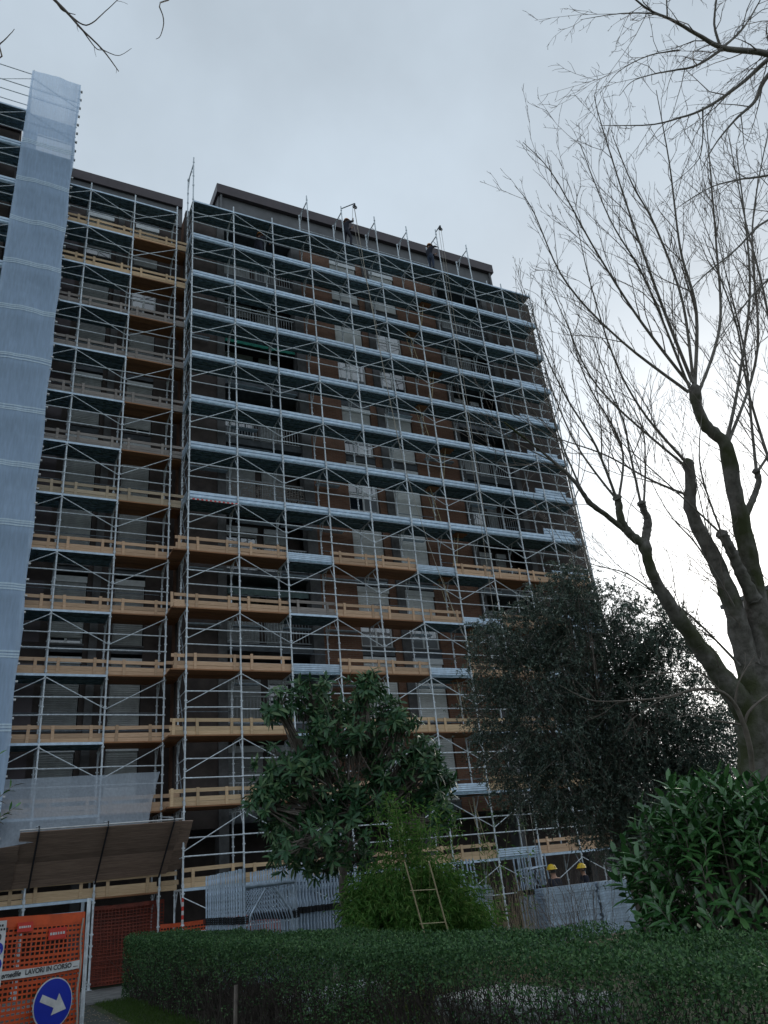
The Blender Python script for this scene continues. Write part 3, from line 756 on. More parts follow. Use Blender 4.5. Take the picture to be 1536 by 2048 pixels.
def lift(par, xs, n, y0, decks, guards, braces=True, rails=True, par_flip=0, skip_rail=()):
    """one lift of a scaffold: deck n and what stands on it"""
    z = LV(n); h = LV(n+1)-z if n >= 1 else LV(1)-GZ
    for i in range(len(xs)-1):
        x = xs[i]; L = xs[i+1]-x; s = L/1.8
        d = decks(n, i); g = guards(n, i)
        if d == 'S':
            for k in range(2):
                part('steel_plank', SDK, par, (x+.015, y0+.02+k*.512, z), scale=(s,1,1))
        elif d == 'W':
            for k in range(4):
                part('deck_board', WDK, par, (x, y0+.005+k*.258, z+rng.normal(0,.003)), scale=(s,1,1))
        if g == 'M': part('toe_board', TOE, par, (x+.01, y0+.062, z), scale=(s,1,1))
        elif g == 'P': part('toe_board', PILE[(n+i) % 2], par, (x+.01, y0+.075, z))
        elif g == 'E': part('deck_edge', EDGE, par, (x+.01, y0-.01, z), scale=(s,1,1))
        elif g: 
            k = g.rstrip('+')
            guard_boards(par, x, y0+.098, z, L, k)
            if d == 'S' or g.endswith('+'):
                part('deck_edge', EDGE, par, (x+.01, y0-.012, z), scale=(s,1,1))
        if rails and (n, i) not in skip_rail:
            for zz in (.80, 1.33):
                part('guard_rail', RAIL, par, (x, y0-.03+rng.normal(0,.004), z+zz+rng.normal(0,.012)), scale=(s,1,1), rot=(0, rng.normal(0,.005), 0))
        if braces and n >= 1:
            part('diagonal_brace', BR[(i+par_flip) % 2], par, (x, y0, z+rng.normal(0,.015)), scale=(s,1,1))

# ---- main face: eleven rows of frames, fourteen decks
MAIN = thing('scaffolding', (9, .5, GZ), 'tall steel scaffolding with blue-white toe boards covering the main brick face', 'scaffolding', 'scaffolding on the building')
XS = [1.8*i for i in range(11)]
for n in range(14):
    me = FRM1 if n == 0 else FRM2 if n == 1 else FRM
    for x in XS: part('frame', me, MAIN, (x+rng.normal(0,.004), rng.normal(0,.004), LV(n) if n else GZ+.016), rot=(0,0,rng.normal(0,.015)))
GT = {6: ['wood','wood','P','wood','wood','P','wood+','wood','wood','wood'],
      5: ['wood','wood','wood_g+','wood','wood','wood+','P','wood','wood','M'],
      4: ['wood','wood','P','wood','wood','P','wood','wood','M','M'],
      3: ['wood_y','wood_y','E','wood_y','wood_y','wood_y','wood_y+','wood','M','M'],
      2: ['wood_y','wood_y','wood_y','wood','wood','P','wood_y','wood_y','wood_y','M'],
      1: ['wood_y+','wood_y+','wood+','wood+','wood_y','wood_y','P','wood','wood','P']}
DT = {6: 'WWSWWSSWWW', 5: 'WWSWWSSWWS', 4: 'WWSWWSWWSS', 3: 'WWSWWWSSSS', 2: 'WWSWWSSWWS', 1: 'SSSSSSSSSS'}
def mdeck(n, i): return 'S' if n >= 7 else DT[n][i]
def mguard(n, i):
    if n == 14: return 'E'
    return 'M' if n >= 7 else GT[n][i]
for n in range(1, 15):
    lift(MAIN, XS, n, 0.0, mdeck, mguard, braces=n < 14, rails=n < 14)
# low rails under the first deck and extra bracing at the foot
for i in range(10):
    part('guard_rail', RAIL, MAIN, (XS[i], -.03, GZ+1.15))
    part('diagonal_brace', BR[(i+1) % 2], MAIN, (XS[i], 0, GZ+.2), scale=(1,1,.95))
# wooden platforms run on round the corner
for n in range(2, 7):
    for k in range(4):
        part('deck_board', WDK, MAIN, (-.50, .005+k*.258, LV(n)+.002), scale=(.30,1,1))
    guard_boards(MAIN, -.42, .098, LV(n), .42, 'wood' if n > 3 else 'wood_y', posts=(.3,))
# inner rails by the wall, and end rails at the left corner and right end
for n in range(1, 14):
    for x in (0, 18.0):
        er = MB().tube([(0,.02,0),(0,1.03,0)], .0165, 6)
        for zz in (.8, 1.33): part('end_rail', er.mesh('end_rail', W['steel']) if n == 1 and zz == .8 and x == 0 else bpy.data.meshes['end_rail'], MAIN, (x-.03 if x == 0 else x+.03, 0, LV(n)+zz))
    if 6 < n:
        part('end_toe_board', TOE, MAIN, (0.0-.03, 1.05, LV(n)), rot=(0,0,-R(90)), scale=(.57,1,1))
# second row of toe boards in the last bay
for n in range(5, 14):
    part('toe_board', TOE, MAIN, (16.25, .62, LV(n)+.62))
# corner cladding of the stair bay: crossed tubes in the first frames (ladder-like)
for n in range(2, 14):
    z = LV(n)
    lm = bpy.data.meshes.get('corner_brace') or MB().tube([(-.03,.05,.1),(-.03,1.0,1.9)], .014, 6).mesh('corner_brace', W['steel_dark'])
    part('corner_brace', lm, MAIN, (0, 0, z))
# posts that stand above the top deck
def topframe():
    m = MB(); h = 2.42
    m.tube([(0,0,0),(0,0,h)], TR, 8); m.tube([(0,1.05,0),(0,1.05,h-.25)], TR, 8)
    m.tube([(0,0,h-.38),(0,1.05,h-.38)], TR, 8)
    m.tube([(0,0,h-.95),(0,.18,h-.7),(0,.36,h-.39)], .017, 6)
    m.tube([(0,1.05,h-.95),(0,.87,h-.7),(0,.69,h-.39)], .017, 6)
    for z in (.02, .8, 1.33, h-.3):
        for y in (0, 1.05): m.tube([(0,y,z),(0,y,z+.06)], TR*1.45, 8)
    return m.mesh('top_frame', W['steel'])
TF = topframe()
for i in (3, 4, 5, 6, 7, 8): part('top_frame', TF, MAIN, (XS[i], 0, LV(14)), scale=(1,1,1.18 if i == 7 else 1))
part('top_frame', TF, MAIN, (0, 0, LV(14)), scale=(1,1,1.1))
stub = MB().tube([(0,0,0),(0,0,.28)], TR, 8).mesh('post_stub', W['steel'])
for i in (1, 2, 9, 10):
    part('post_stub', stub, MAIN, (XS[i], 0, LV(14)), scale=(1,1,1 if i < 9 else (.6 if i == 10 else 1.0)))
part('post_stub', stub, MAIN, (16.2, 1.05, LV(14)), scale=(1,1,5))
for i in range(3, 7):
    part('guard_rail', RAIL, MAIN, (XS[i], 1.08, LV(14)+1.33)); 
# loose inner planks whose pale edges catch the light under the decks
ledge = MB().box(0, 1.5, 0, .22, -.05, 0).mesh('ledge_plank', W['toe'])
for n in range(3, 12):
    for i in range(10):
        if rng.random() < .42: part('ledge_plank', ledge, MAIN, (XS[i]+rng.uniform(0,.3), 1.13, LV(n)-.14), scale=(rng.uniform(.5,1),1,1))
# trapdoors and the ladders between decks in the sixth bay
hatch = MB().box(0, .6, 0, .48, -.07, -.062).mesh('trapdoor', W['ply'])
def ladder_mesh(h, lean):
    m = MB()
    for y in (0, .30): m.tube([(0,y,0),(lean,y,h)], .014, 6)
    for k in range(1, 8):
        t = k/8; m.tube([(lean*t,0,h*t),(lean*t,.30,h*t)], .010, 5)
    return m.mesh('ladder', W['pole'])
LD = [ladder_mesh(LH-.05, .42), ladder_mesh(LH-.05, -.42)]
for n in range(2, 14):
    e = n % 2
    xh = 9.95 if e == 0 else 10.95
    part('trapdoor', hatch, MAIN, (xh+.3, .28, LV(n)))
    part('ladder', LD[0 if e else 1], MAIN, (xh+(.05 if e else .8), .38, LV(n-1)))
# cables tied along the corner frame
m = MB()
for q in range(2):
    pts = [(.06+.05*math.sin(z*1.7+q)+.03*q, .55+.22*math.sin(z*.9+q*2), z) for z in np.arange(2.2, 29.5, .3)]
    m.tube(pts, .013, 5)
part('cable', m.mesh('cable', W['black']), MAIN)
# red and white tape on the foot of the corner post and along one deck
m1, m2 = MB(), MB()
for k in range(14):
    (m1 if k % 2 else m2).tube([(0,0,GZ+.5+k*.11),(0,0,GZ+.5+k*.11+.108)], .034, 8)
for k in range(22):
    (m1 if k % 2 else m2).box(.05+k*.078, .05+k*.078+.076, -.026, -.022, LV(7)-.14, LV(7)-.085)
tp = part('warning_tape', m1.mesh('warning_tape', W['red']), MAIN); part('tape_stripe', m2.mesh('tape_stripe', W['white']), tp)

# ---- recessed face on the left
REC = thing('scaffolding', (-2.4, 1.4, GZ), 'scaffolding with timber guard boards in the recess between netting and corner post', 'scaffolding', 'scaffolding on the building')
XR = [-5.88, -4.08, -2.28, -.48]
Y1 = .93
for n in range(14):
    me = FRM1 if n == 0 else FRM2 if n == 1 else FRM
    for x in XR: part('frame', me, REC, (x+rng.normal(0,.004), Y1+rng.normal(0,.004), LV(n) if n else GZ+.03), rot=(0,0,rng.normal(0,.015)))
RK = {13:'wood_y', 12:'wood_y', 11:'wood_g', 10:'wood_g', 9:'wood_g', 8:'wood_g', 7:'wood_t', 6:'wood', 5:'wood', 4:'wood', 3:'wood', 2:'wood', 1:'wood_y'}
def rdeck(n, i): return 'W' if i == 2 and n < 14 else 'S'
def rguard(n, i):
    if n == 14: return 'E'
    return RK[n] + ('+' if i < 2 else '')
for n in range(1, 15):
    lift(REC, XR, n, Y1, rdeck, rguard, braces=n < 14, rails=n < 14, par_flip=0)
for n in range(1, 14):   # short end boards up to the corner frame
    guard_boards(REC, -.47, Y1+.098, LV(n), .52, RK[n], posts=())
    if n > 1:
        for k in range(3): part('deck_board', WDK, REC, (-.47, Y1+.16+k*.258, LV(n)), scale=(.26,1,1))
    for x in XR[1:]:
        pass
rm_ = MB().tube([(0,0,0),(1.75,0,0)], .0165, 6).mesh('inner_rail', W['steel_dark'])
for n in range(2, 14):
    for i in range(3):
        for zz in (.55, 1.1):
            part('inner_rail', rm_, REC, (XR[i], Y1+1.09, LV(n)+zz))
stub2 = MB().tube([(0,0,0),(0,0,.35)], TR, 8).mesh('post_stub', W['steel'])
for x in XR: part('post_stub', stub2, REC, (x, Y1, LV(14)))
for n in range(2, 14):     # inner rails on the main face as well
    for i in range(10):
        part('inner_rail', rm_, MAIN, (XS[i], 1.09, LV(n)+(.55 if (n+i) % 3 else .95)))

# ---- netted tower
YT = -.28
TOW = thing('scaffolding', (-5.8, .2, GZ), 'narrow scaffold tower at the left edge wrapped in pale blue netting', 'scaffolding', 'scaffolding on the building')
XT = [-8.60, -6.80, -4.98]
for n in range(16):
    me = FRM1 if n == 0 else FRM2 if n == 1 else FRM
    for x in XT: part('frame', me, TOW, (x, YT, LV(n) if n else GZ+.02))
for n in range(1, 17):
    lift(TOW, XT, n, YT, lambda n, i: 'S' if n < 16 and not (n == 15 and i == 1) else None, lambda n, i: ('M' if i == 0 and n < 15 else 'E' if i == 0 and n == 15 else None), braces=n < 16, rails=n < 16)
for x in XT: part('post_stub', stub2, TOW, (x, YT, LV(16)), scale=(1,1,1.2))
for i in range(1): part('guard_rail', RAIL, TOW, (XT[i], YT-.03, LV(16)+.1)); part('guard_rail', RAIL, TOW, (XT[i], YT+1.05, LV(16)-.5))

def cloth(name, p00, p10, p11, p01, nx, nz, m, amp, par, seed, fold=0.0, hole=None, seam=True):
    """sheet between four corners (bottom-left, bottom-right, top-right, top-left), slack between the ties"""
    r = np.random.default_rng(seed)
    U, Vv = np.meshgrid(np.linspace(0,1,nx+1), np.linspace(0,1,nz+1))
    P = [np.array(p, float) for p in (p00, p10, p11, p01)]
    X = ((1-U)*(1-Vv))[...,None]*P[0] + (U*(1-Vv))[...,None]*P[1] + (U*Vv)[...,None]*P[2] + ((1-U)*Vv)[...,None]*P[3]
    H = abs(P[3][2]-P[0][2])
    zz = X[...,2]
    b = np.sin(math.pi*U)*(.5+.5*np.cos(2*math.pi*(zz/LH)))*-amp*1.5
    for k in range(6):
        b += amp*.35*np.sin(U*r.uniform(2,14)+zz*r.uniform(.5,4)+r.uniform(0,6))
    X[...,1] += b + fold*np.sin(U*23+zz*2.2)*.4
    X[...,0] += .03*np.sin(zz*1.9+seed)*(U-.1)
    i = np.arange(nz)[:,None]*(nx+1); j = np.arange(nx)[None,:]
    F = np.stack([i+j, i+j+1, i+j+nx+2, i+j+nx+1], -1)
    if hole:
        u0, u1, v0, v1 = hole
        cu = (np.arange(nx)+.5)/nx; cv = (np.arange(nz)+.5)/nz
        keep = ~((cu[None,:] > u0) & (cu[None,:] < u1) & (cv[:,None] > v0) & (cv[:,None] < v1))
        F = F[keep]
    me = mesh_np(name, X.reshape(-1,3), F.reshape(-1,4), m, smooth=True)
    return part(name, me, par) if par else solo(name, me)
NET_T = 33.55
nt = cloth('netting', (-6.86,YT-.13,2.6), (-4.90,YT-.13,2.6), (-4.94,YT-.13,NET_T), (-6.86,YT-.13,NET_T-.1), 24, 300, W['net'], .028, TOW, 3, fold=.02)
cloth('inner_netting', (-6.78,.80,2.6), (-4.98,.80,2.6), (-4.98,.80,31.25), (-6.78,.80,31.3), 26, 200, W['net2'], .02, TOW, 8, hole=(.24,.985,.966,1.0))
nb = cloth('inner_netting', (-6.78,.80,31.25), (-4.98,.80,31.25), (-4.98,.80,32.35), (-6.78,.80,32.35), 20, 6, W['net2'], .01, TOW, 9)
# doubled seams of the netting at every deck
for n in range(2, 15):
    for dz in (0, .085, .17):
        z = LV(n)+.05+dz+rng.normal(0,.006)
        cloth('net_seam', (-6.86,YT-.145,z), (-4.90-.04*(z/NET_T),YT-.145,z+.01), (-4.90-.04*(z/NET_T),YT-.145,z+.06), (-6.86,YT-.145,z+.05), 24, 1, W['seam'], .028, nt, 3, fold=.02)
edge = MB()
for z in np.arange(3, 33.4, .52): edge.box(-4.94, -4.86, YT-.12, YT-.02, z, z+.05)
part('net_tie', edge.mesh('net_tie', W['white']), nt)

# ---- loose white sheet over the boards and the protective canopy
SHT = cloth('mesh_sheet', (-4.98,-.45,3.30), (-1.0,.15,3.74), (-.56,.84,5.28), (-5.05,.84,5.2), 70, 34, W['sheet'], .05, None, 21, fold=.09)
tag(SHT, 'loose white mesh sheet hung over the boards above the dark plank canopy', 'sheet')
CAN = thing('plank_canopy', (-2.3, .8, 2.2), 'sloping canopy of dark wet planks over the passage left of the corner post', 'canopy')
b0, b1 = np.array((-4.42,.82,2.36)), np.array((-.34,.82,2.42))
t0, t1 = np.array((-4.38,-.55,3.66)), np.array((-.20,-.55,3.72))
def slope_board(par, a0, a1, c0, c1, k, n, m, name='plank'):
    f0, f1 = k/n, (k+.985)/n
    th = rng.normal(0, .006)
    nrm = np.cross(a1-a0, c0-a0); nrm /= np.linalg.norm(nrm)
    V = []
    for o_ in (0, .03):
        for f_, e in ((f0, 0), (f1, 0)):
            for A, B, sg in ((a0, c0, -1), (a1, c1, 1)):
                p = A + (B-A)*f_ + nrm*(o_+th); p = p + (a1-a0)/np.linalg.norm(a1-a0)*sg*rng.uniform(0,.05)
                V.append(p)
    V = np.array(V)
    F = np.array([(0,1,3,2),(4,6,7,5),(0,4,5,1),(2,3,7,6),(0,2,6,4),(1,5,7,3)])
    part(name, mesh_np(name, V, F, m), par)
for k in range(9): slope_board(CAN, b0, b1, t0, t1, k, 9, W['wood_d'])
# return boards at both ends of the canopy
for k in range(5): slope_board(CAN, np.array((-5.6,.6,2.3)), np.array((-4.46,.75,2.36)), np.array((-5.6,-.3,3.3)), np.array((-4.43,-.35,3.35)), k, 5, W['wood_d'])
for k in range(7): slope_board(CAN, np.array((-.32,.80,2.44)), np.array((.02,.62,2.5)), np.array((-.17,-.5,3.72)), np.array((.12,-.5,3.7)), k, 7, W['wood_d'])
part('edge_batten', MB().tube([tuple(t0+(-.05,-.02,.03)), tuple(t1+(.05,-.02,.03))], .022, 4).mesh('edge_batten', W['white']), CAN)
for f_ in (.10, .52, .95):
    p, q = b0+(b1-b0)*f_, t0+(t1-t0)*f_
    part('bracket_tube', MB().tube([tuple(p+(0,-.10,-.1)), tuple(q+(0,-.07,-.03)), tuple(q+(0,-.02,.1))], .026, 8).mesh('bracket_tube', W['black']), CAN)
    part('tie_tube', MB().tube([tuple(q+(0,0,.08)), tuple(q+(-.05,1.4,.25))], .022, 8).mesh('tie_tube', W['steel']), CAN)

# ------------------------------------------------------------------ hoists, ropes
def hoist(x, z, ax, ay, label, ropes):
    h = thing('rope_hoist', (x, 0, z), label, 'hoist', 'rope hoists on the top deck')
    part('arm', MB().tube([(x,0,z),(x+ax,ay,z+.12)], .026, 8).mesh('arm', W['steel_dark']), h)
    w = MB(); c = np.array((x+ax*.97, ay*.97, z-.12))
    th = np.linspace(0, 2*math.pi, 15)[:-1]
    ring = [(c[0]+.10*math.cos(t), c[1], c[2]+.10*math.sin(t)) for t in th]
    w.tube(ring+[ring[0]], .028, 6, cap=False); w.tube([tuple(c+(0,-.03,0)), tuple(c+(0,.03,0))], .06, 8)
    w.box(c[0]-.03, c[0]+.03, c[1]-.04, c[1]+.04, c[2]-.02, c[2]+.22)
    part('pulley', w.mesh('pulley', W['black']), h)
    for pts in ropes:
        part('rope', MB().tube(pts, .010, 5).mesh('rope', W['rope']), h)
def curve(a, b, c, n=16):
    a, b, c = map(np.array, (a, b, c)); t = np.linspace(0, 1, n)[:,None]
    return [tuple(p) for p in (1-t)**2*a + 2*t*(1-t)*b + t**2*c]
hoist(7.2, 31.35, .55, -.45, 'steel hoist arm with pulley and long rope beside the left roof worker',
      [curve((7.68,-.45,31.2), (8.0,-.5,24), (8.42,-.55,19)) + curve((8.44,-.56,18.6), (9.0,-.6,13), (11.0,-.7,7.5)),
       [(7.62,-.45,31.2), (7.66,-.2,30.7), (7.8,-.35,28), (8.0,-.4,26), (8.2,-.42,24)],
       curve((7.70,-.45,31.2),(8.05,-.5,23),(8.6,-.6,17))])
hoist(12.6, 31.75, .05, -.4, 'steel hoist arm with pulley and twin ropes beside the right roof worker',
      [curve((12.66,-.42,31.5), (12.4,-.4,20), (12.1,-.4,GZ+.2), 30), curve((12.52,-.42,31.5), (12.25,-.4,20), (11.7,-.45,GZ+1.0), 30)])

ORD = ['first','second','third','fourth','fifth','sixth','seventh','eighth','ninth','tenth','eleventh','twelfth','thirteenth','fourteenth','fifteenth','sixteenth','seventeenth','eighteenth','nineteenth','twentieth','twenty-first','twenty-second','twenty-third','twenty-fourth','twenty-fifth']
# ------------------------------------------------------------------ stacked scaffold frames
def stack_frame_mesh(r0=.0225, r1=.012, r2=.016):
    m = MB(); h, w = 2.14, 1.05
    for x in (0, w):
        m.tube([(x,0,0),(x,0,h)], r0, 8)
        m.tube([(x,0,h-.12),(x,0,h-.10)], r0+.004, 8)
        m.box(x-.012, x+.012, -.055, .0, h*.78, h*.78+.05)
    m.tube([(0,0,h-.34),(w,0,h-.34)], r2, 8)
    m.tube([(.02,0,.05),(.07,0,.3),(.07,0,1.15),(.12,0,1.3),(.42,0,1.72),(.525,0,1.76),(.63,0,1.72),(w-.12,0,1.3),(w-.07,0,1.15),(w-.07,0,.3),(w-.02,0,.05)], r1, 6)
    m.tube([(0,0,.1),(w,0,.1)], .018, 6)
    nq = sum(len(a) for a in m.q)
    # dark perforated locking plates
    for x in (.0, w):
        for k in range(4): m.box(x-.066+k*.04, x-.066+k*.04+.012, -.03, .03, 1.15, 1.28)
        for e in range(4): m.box(x-.066, x+.066, -.031, .031, 1.15+e*.039, 1.15+e*.039+.012)
    nq2 = sum(len(a) for a in m.q)
    me = m.mesh('stacked_frame', W['frame_blue'])
    me.materials.append(W['black'])
    for i in range(nq, nq2): me.polygons[i].material_index = 1
    return me
SF = stack_frame_mesh()
SF_FRONT = stack_frame_mesh(.027, .026, .032)
for k in range(17):
    o = solo('scaffold_portal', SF if k else SF_FRONT, (-.6+rng.normal(0,.004), -8.0+k*.185, -.09+rng.normal(0,.005)), (rng.normal(0,.002), rng.normal(0,.002), rng.normal(0,.003)))
    tag(o, ('galvanised portal, %s back from the front in the arched stack behind the hedge' % ORD[k]) if k else 'front galvanised portal with arched opening, nearest in its stack behind the hedge', 'scaffold portal', 'portals stacked arch side out')
SF2 = SF
for k in range(23):
    f_ = k/22
    x, y = 1.12+2.14*f_, -6.0+1.0*f_
    if not k % 22: lb = 'left end frame of the long row of upright blue-grey frames' if k == 0 else 'right end frame of the long row of upright frames beside the bamboo'
    else: lb = 'upright blue-grey portal, %s from the left in the long row beside the bamboo' % ORD[k]
    o = solo('scaffold_portal', SF, (x, y, -.07+rng.normal(0,.005)), (rng.normal(0,.002), rng.normal(0,.002), R(84)+rng.normal(0,.003)))
    tag(o, lb, 'scaffold portal', 'portals in the long upright row')
for k in range(6):
    o = solo('scaffold_portal', SF, (5.9+k*.11, -4.6+k*.02, GZ+.02), (rng.normal(0,.01), -R(5), R(30)+rng.normal(0,.02)))
    tag(o, 'leaning steel portal, %s from the left in the small stack right of the bamboo' % ORD[k], 'scaffold portal', 'frames leaning right of the bamboo')
for k in range(6):
    o = solo('scaffold_portal', SF, (8.55+k*.10, -4.2, GZ+.02), (rng.normal(0,.01), -R(3), R(25)+rng.normal(0,.02)))
    tag(o, 'leaning steel portal, %s from the left in the stack beside the yellow-helmeted worker' % ORD[k], 'scaffold portal', 'frames leaning beside the lower workers')
for nm, q, lb in (('a', (-.9,.9,-8.15,-4.9), 'timber bearer under the arched frame stack'), ('b', (1.0,3.5,-6.2,-4.0), 'timber bearer under the long frame row')):
    bm_ = MB()
    if nm == 'a':
        bm_.box(-.7, -.5, q[2], q[3], GZ-.01, -.10)
    else:
        bm_.obox((2.2,-5.5,(GZ-.11)/2), (.906,.423,0), (-.423,.906,0), (0,0,1), 1.3, .1, .115)
    tag(solo('timber_bearer', bm_.mesh('timber_bearer', W['wood_g'])), lb, 'bearer')
# pile of tubes lying behind the hedge
for k in range(60):
    r_ = k % 15; c_ = k // 15
    y = -10.9+.066*r_+.03*(c_ % 2); z = GZ+.12+c_*.055
    o = solo('scaffold_tube', bpy.data.meshes.get('scaffold_tube') or MB().tube([(-.2,0,0),(1.6,0,0)], .025, 8).mesh('scaffold_tube', W['steel']), (-.35+rng.uniform(-.1,.1), y, z), (0, 0, R(20)))
    tag(o, 'loose steel tube in the pile seen through the gap in the hedge', 'tube', 'tubes in the pile behind the hedge')

# ------------------------------------------------------------------ stacks of steel planks
def plank_mesh(L, w=.33, h=.058):
    m = MB()
    m.box(0, L, 0, w, h-.008, h); m.box(0, L, 0, .006, 0, h-.008); m.box(0, L, w-.006, w, 0, h-.008)
    m.box(0, L, .006, .03, 0, .006); m.box(0, L, w-.03, w-.006, 0, .006)
    for x in (0, L-.01): m.box(x, x+.01, .006, w-.006, .008, h-.008)
    return m.mesh('steel_plank', W['frame_blue'])
PK = plank_mesh(1.8)
def plank_stack(x, y, z, rz, layers, rows, label, group):
    c, s_ = math.cos(rz), math.sin(rz)
    for k in range(layers):
        for r_ in range(rows):
            dx = rng.normal(0,.02); dy = r_*.345+rng.normal(0,.008)
            o = solo('steel_plank', PK, (x+c*dx-s_*dy, y+s_*dx+c*dy, z+k*.063), (0, 0, rz+rng.normal(0,.006)))
            tag(o, label % ORD[layers-1-k], 'plank', group)
plank_stack(7.95, -6.1, GZ+.08, R(2), 20, 1, 'grey steel plank, %s from the top, left half of the long stack before the workers', 'planks in the left half of the long stack')
plank_stack(9.82, -6.05, GZ+.08, R(2), 20, 1, 'grey steel plank, %s from the top, right half of the long stack by the laurel', 'planks in the right half of the long stack')
for k in range(23):
    for r_ in range(2):
        o = solo('steel_plank', PK, (5.72+r_*.36+rng.normal(0,.012), -4.25+rng.normal(0,.02), GZ+.1+k*.064), (0, 0, -R(90)+rng.normal(0,.008)))
        tag(o, 'grey plank end-on, %s from the top, %s column of the narrow stack by the bamboo' % (ORD[22-k], ('left','right')[r_]), 'plank', 'planks in the narrow stack by the bamboo')
o = solo('tube_bundle_support', MB().box(4.6, 9.2, -7.6, -7.45, GZ, GZ+.12).mesh('tube_bundle_support', W['wood_t']))
o.name = 'timber_beam'; tag(o, 'pale timber beam on the ground behind the hedge near the twiggy shrub', 'beam')

for k in range(5):
    pm_ = bpy.data.meshes.get('pale_panel') or MB().box(0, 1.2, 0, 2.4, 0, .05).mesh('pale_panel', W['shutter_d'])
    o = solo('pale_panel', pm_, (.45+rng.normal(0,.03), -15.8+rng.normal(0,.05), GZ+.10+k*.054), (0, 0, rng.normal(0,.02)))
    tag(o, 'pale flat panel, %s from the bottom of the low pile behind the hedge' % ORD[k], 'panel', 'panels in the low pile behind the hedge')
# ------------------------------------------------------------------ garden ladder in the bamboo
GL = thing('garden_ladder', (.95,-13.2,GZ), 'narrow pale wooden ladder leaning against the green bamboo', 'ladder')
la, lb_ = (0.0,-13.78,1.74), (.79,-13.11,GZ)
la2, lb2 = (.30,-13.94,1.72), (1.10,-13.25,GZ)
part('rail', MB().tube([la, lb_], .0105, 6).mesh('rail', W['pole']), GL)
part('rail', MB().tube([la2, lb2], .0105, 6).mesh('rail', W['pole']), GL)
for t in (.18, .39):
    p = np.array(la)*(1-t)+np.array(lb_)*t; q = np.array(la2)*(1-t)+np.array(lb2)*t
    part('rung', MB().tube([tuple(p-.1*(q-p)), tuple(q)], .006, 6).mesh('rung', W['pole']), GL)

# ------------------------------------------------------------------ orange netting
def net_mesh(name, L, H, cw, ch, sx, sz, m, seed, slack=.02, band=.12):
    r = np.random.default_rng(seed); b = MB()
    nx = int(L/cw); nz = int(H/ch)
    xs = np.linspace(0, L, nx+1); zs = np.linspace(0, H, nz+1)
    def wob(x, z): return slack*(math.sin(x*3.1+seed)+.6*math.sin(z*4.2+x*1.3)+.4*math.sin(x*9+z*2))
    for x in xs:
        z_ = np.linspace(0, H, 12)
        pts = [(x+.006*math.sin(z*7+x*5), wob(x,z), z-.012*math.sin(x*2.3)) for z in z_]
        for p, q in zip(pts[:-1], pts[1:]):
            b.add([(p[0]-sx,p[1],p[2]),(p[0]+sx,p[1],p[2]),(q[0]+sx,q[1],q[2]),(q[0]-sx,q[1],q[2])], [(0,1,2,3)])
    for z in zs:
        w = sz*r.uniform(.7,1.9)
        x_ = np.linspace(0, L, max(6, int(L*5)))
        pts = [(x, wob(x,z)-.002, z-.012*math.sin(x*2.3)) for x in x_]
        for p, q in zip(pts[:-1], pts[1:]):
            b.add([(p[0],p[1],p[2]-w),(q[0],q[1],q[2]-w),(q[0],q[1],q[2]+w),(p[0],p[1],p[2]+w)], [(0,1,2,3)])
    for z in (H-band/2,):
        x_ = np.linspace(0, L, 14)
        pts = [(x, wob(x,z)-.006, z-.012*math.sin(x*2.3)) for x in x_]
        for p, q in zip(pts[:-1], pts[1:]):
            b.add([(p[0],p[1],p[2]-band/2),(q[0],q[1],q[2]-band/2),(q[0],q[1],q[2]+band/2),(p[0],p[1],p[2]+band/2)], [(0,1,2,3)])
    return b.mesh(name, m)
def lp(o, *a):  # child in the rotated frame of its thing
    return part(*a, local=True)
FA = R(31)
FRT = Vector((-4.17, -12.95, GZ))           # right end of the fence panel
FEN = thing('fence_panel', FRT, 'site fence panel covered in orange safety mesh at the left edge', 'fence', None, rz=FA)
FL_ = 3.4
fr = MB()
for x in (0.0, -FL_): fr.tube([(x,.05,0),(x,.05,1.98)], .021, 8)
for z in (.12, 1.86): fr.tube([(-FL_,.05,z),(0,.05,z)], .019, 8)
part('fence_frame', fr.mesh('fence_frame', W['steel_dark']), FEN, (0,0,0), local=True)
wires = MB()
for x in np.arange(-FL_, 0, .16): wires.tube([(x,.05,.12),(x,.05,1.86)], .003, 4)
for z in np.arange(.3, 1.8, .3): wires.tube([(-FL_,.05,z),(0,.05,z)], .003, 4)
part('wire_mesh', wires.mesh('wire_mesh', W['steel_dark']), FEN, (0,0,0), local=True)
part('end_post', MB().tube([(.10,.06,-.02),(.10,.06,2.02)], .024, 10).mesh('end_post', W['steel']), FEN, (0,0,0), local=True)
part('safety_mesh', net_mesh('safety_mesh', FL_, 1.84, .060, .052, .010, .0095, W['orange'], 2, slack=.012, band=.10), FEN, (-FL_,0,.03), local=True)
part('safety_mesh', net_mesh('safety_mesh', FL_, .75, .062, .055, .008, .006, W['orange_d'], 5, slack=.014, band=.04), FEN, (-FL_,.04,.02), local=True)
part('foot_block', MB().box(-.30,.42,-.12,.24,0,.13).mesh('foot_block', W['concrete']), FEN, (0,0,0), local=True)
# cords at the right edge
cd = MB()
cd.tube([(-.05+.012*math.sin(z*11), -.03, z) for z in np.arange(.1, 1.85, .05)], .010, 5)
part('tie_cord', cd.mesh('tie_cord', W['rope']), FEN, (0,0,0), local=True)

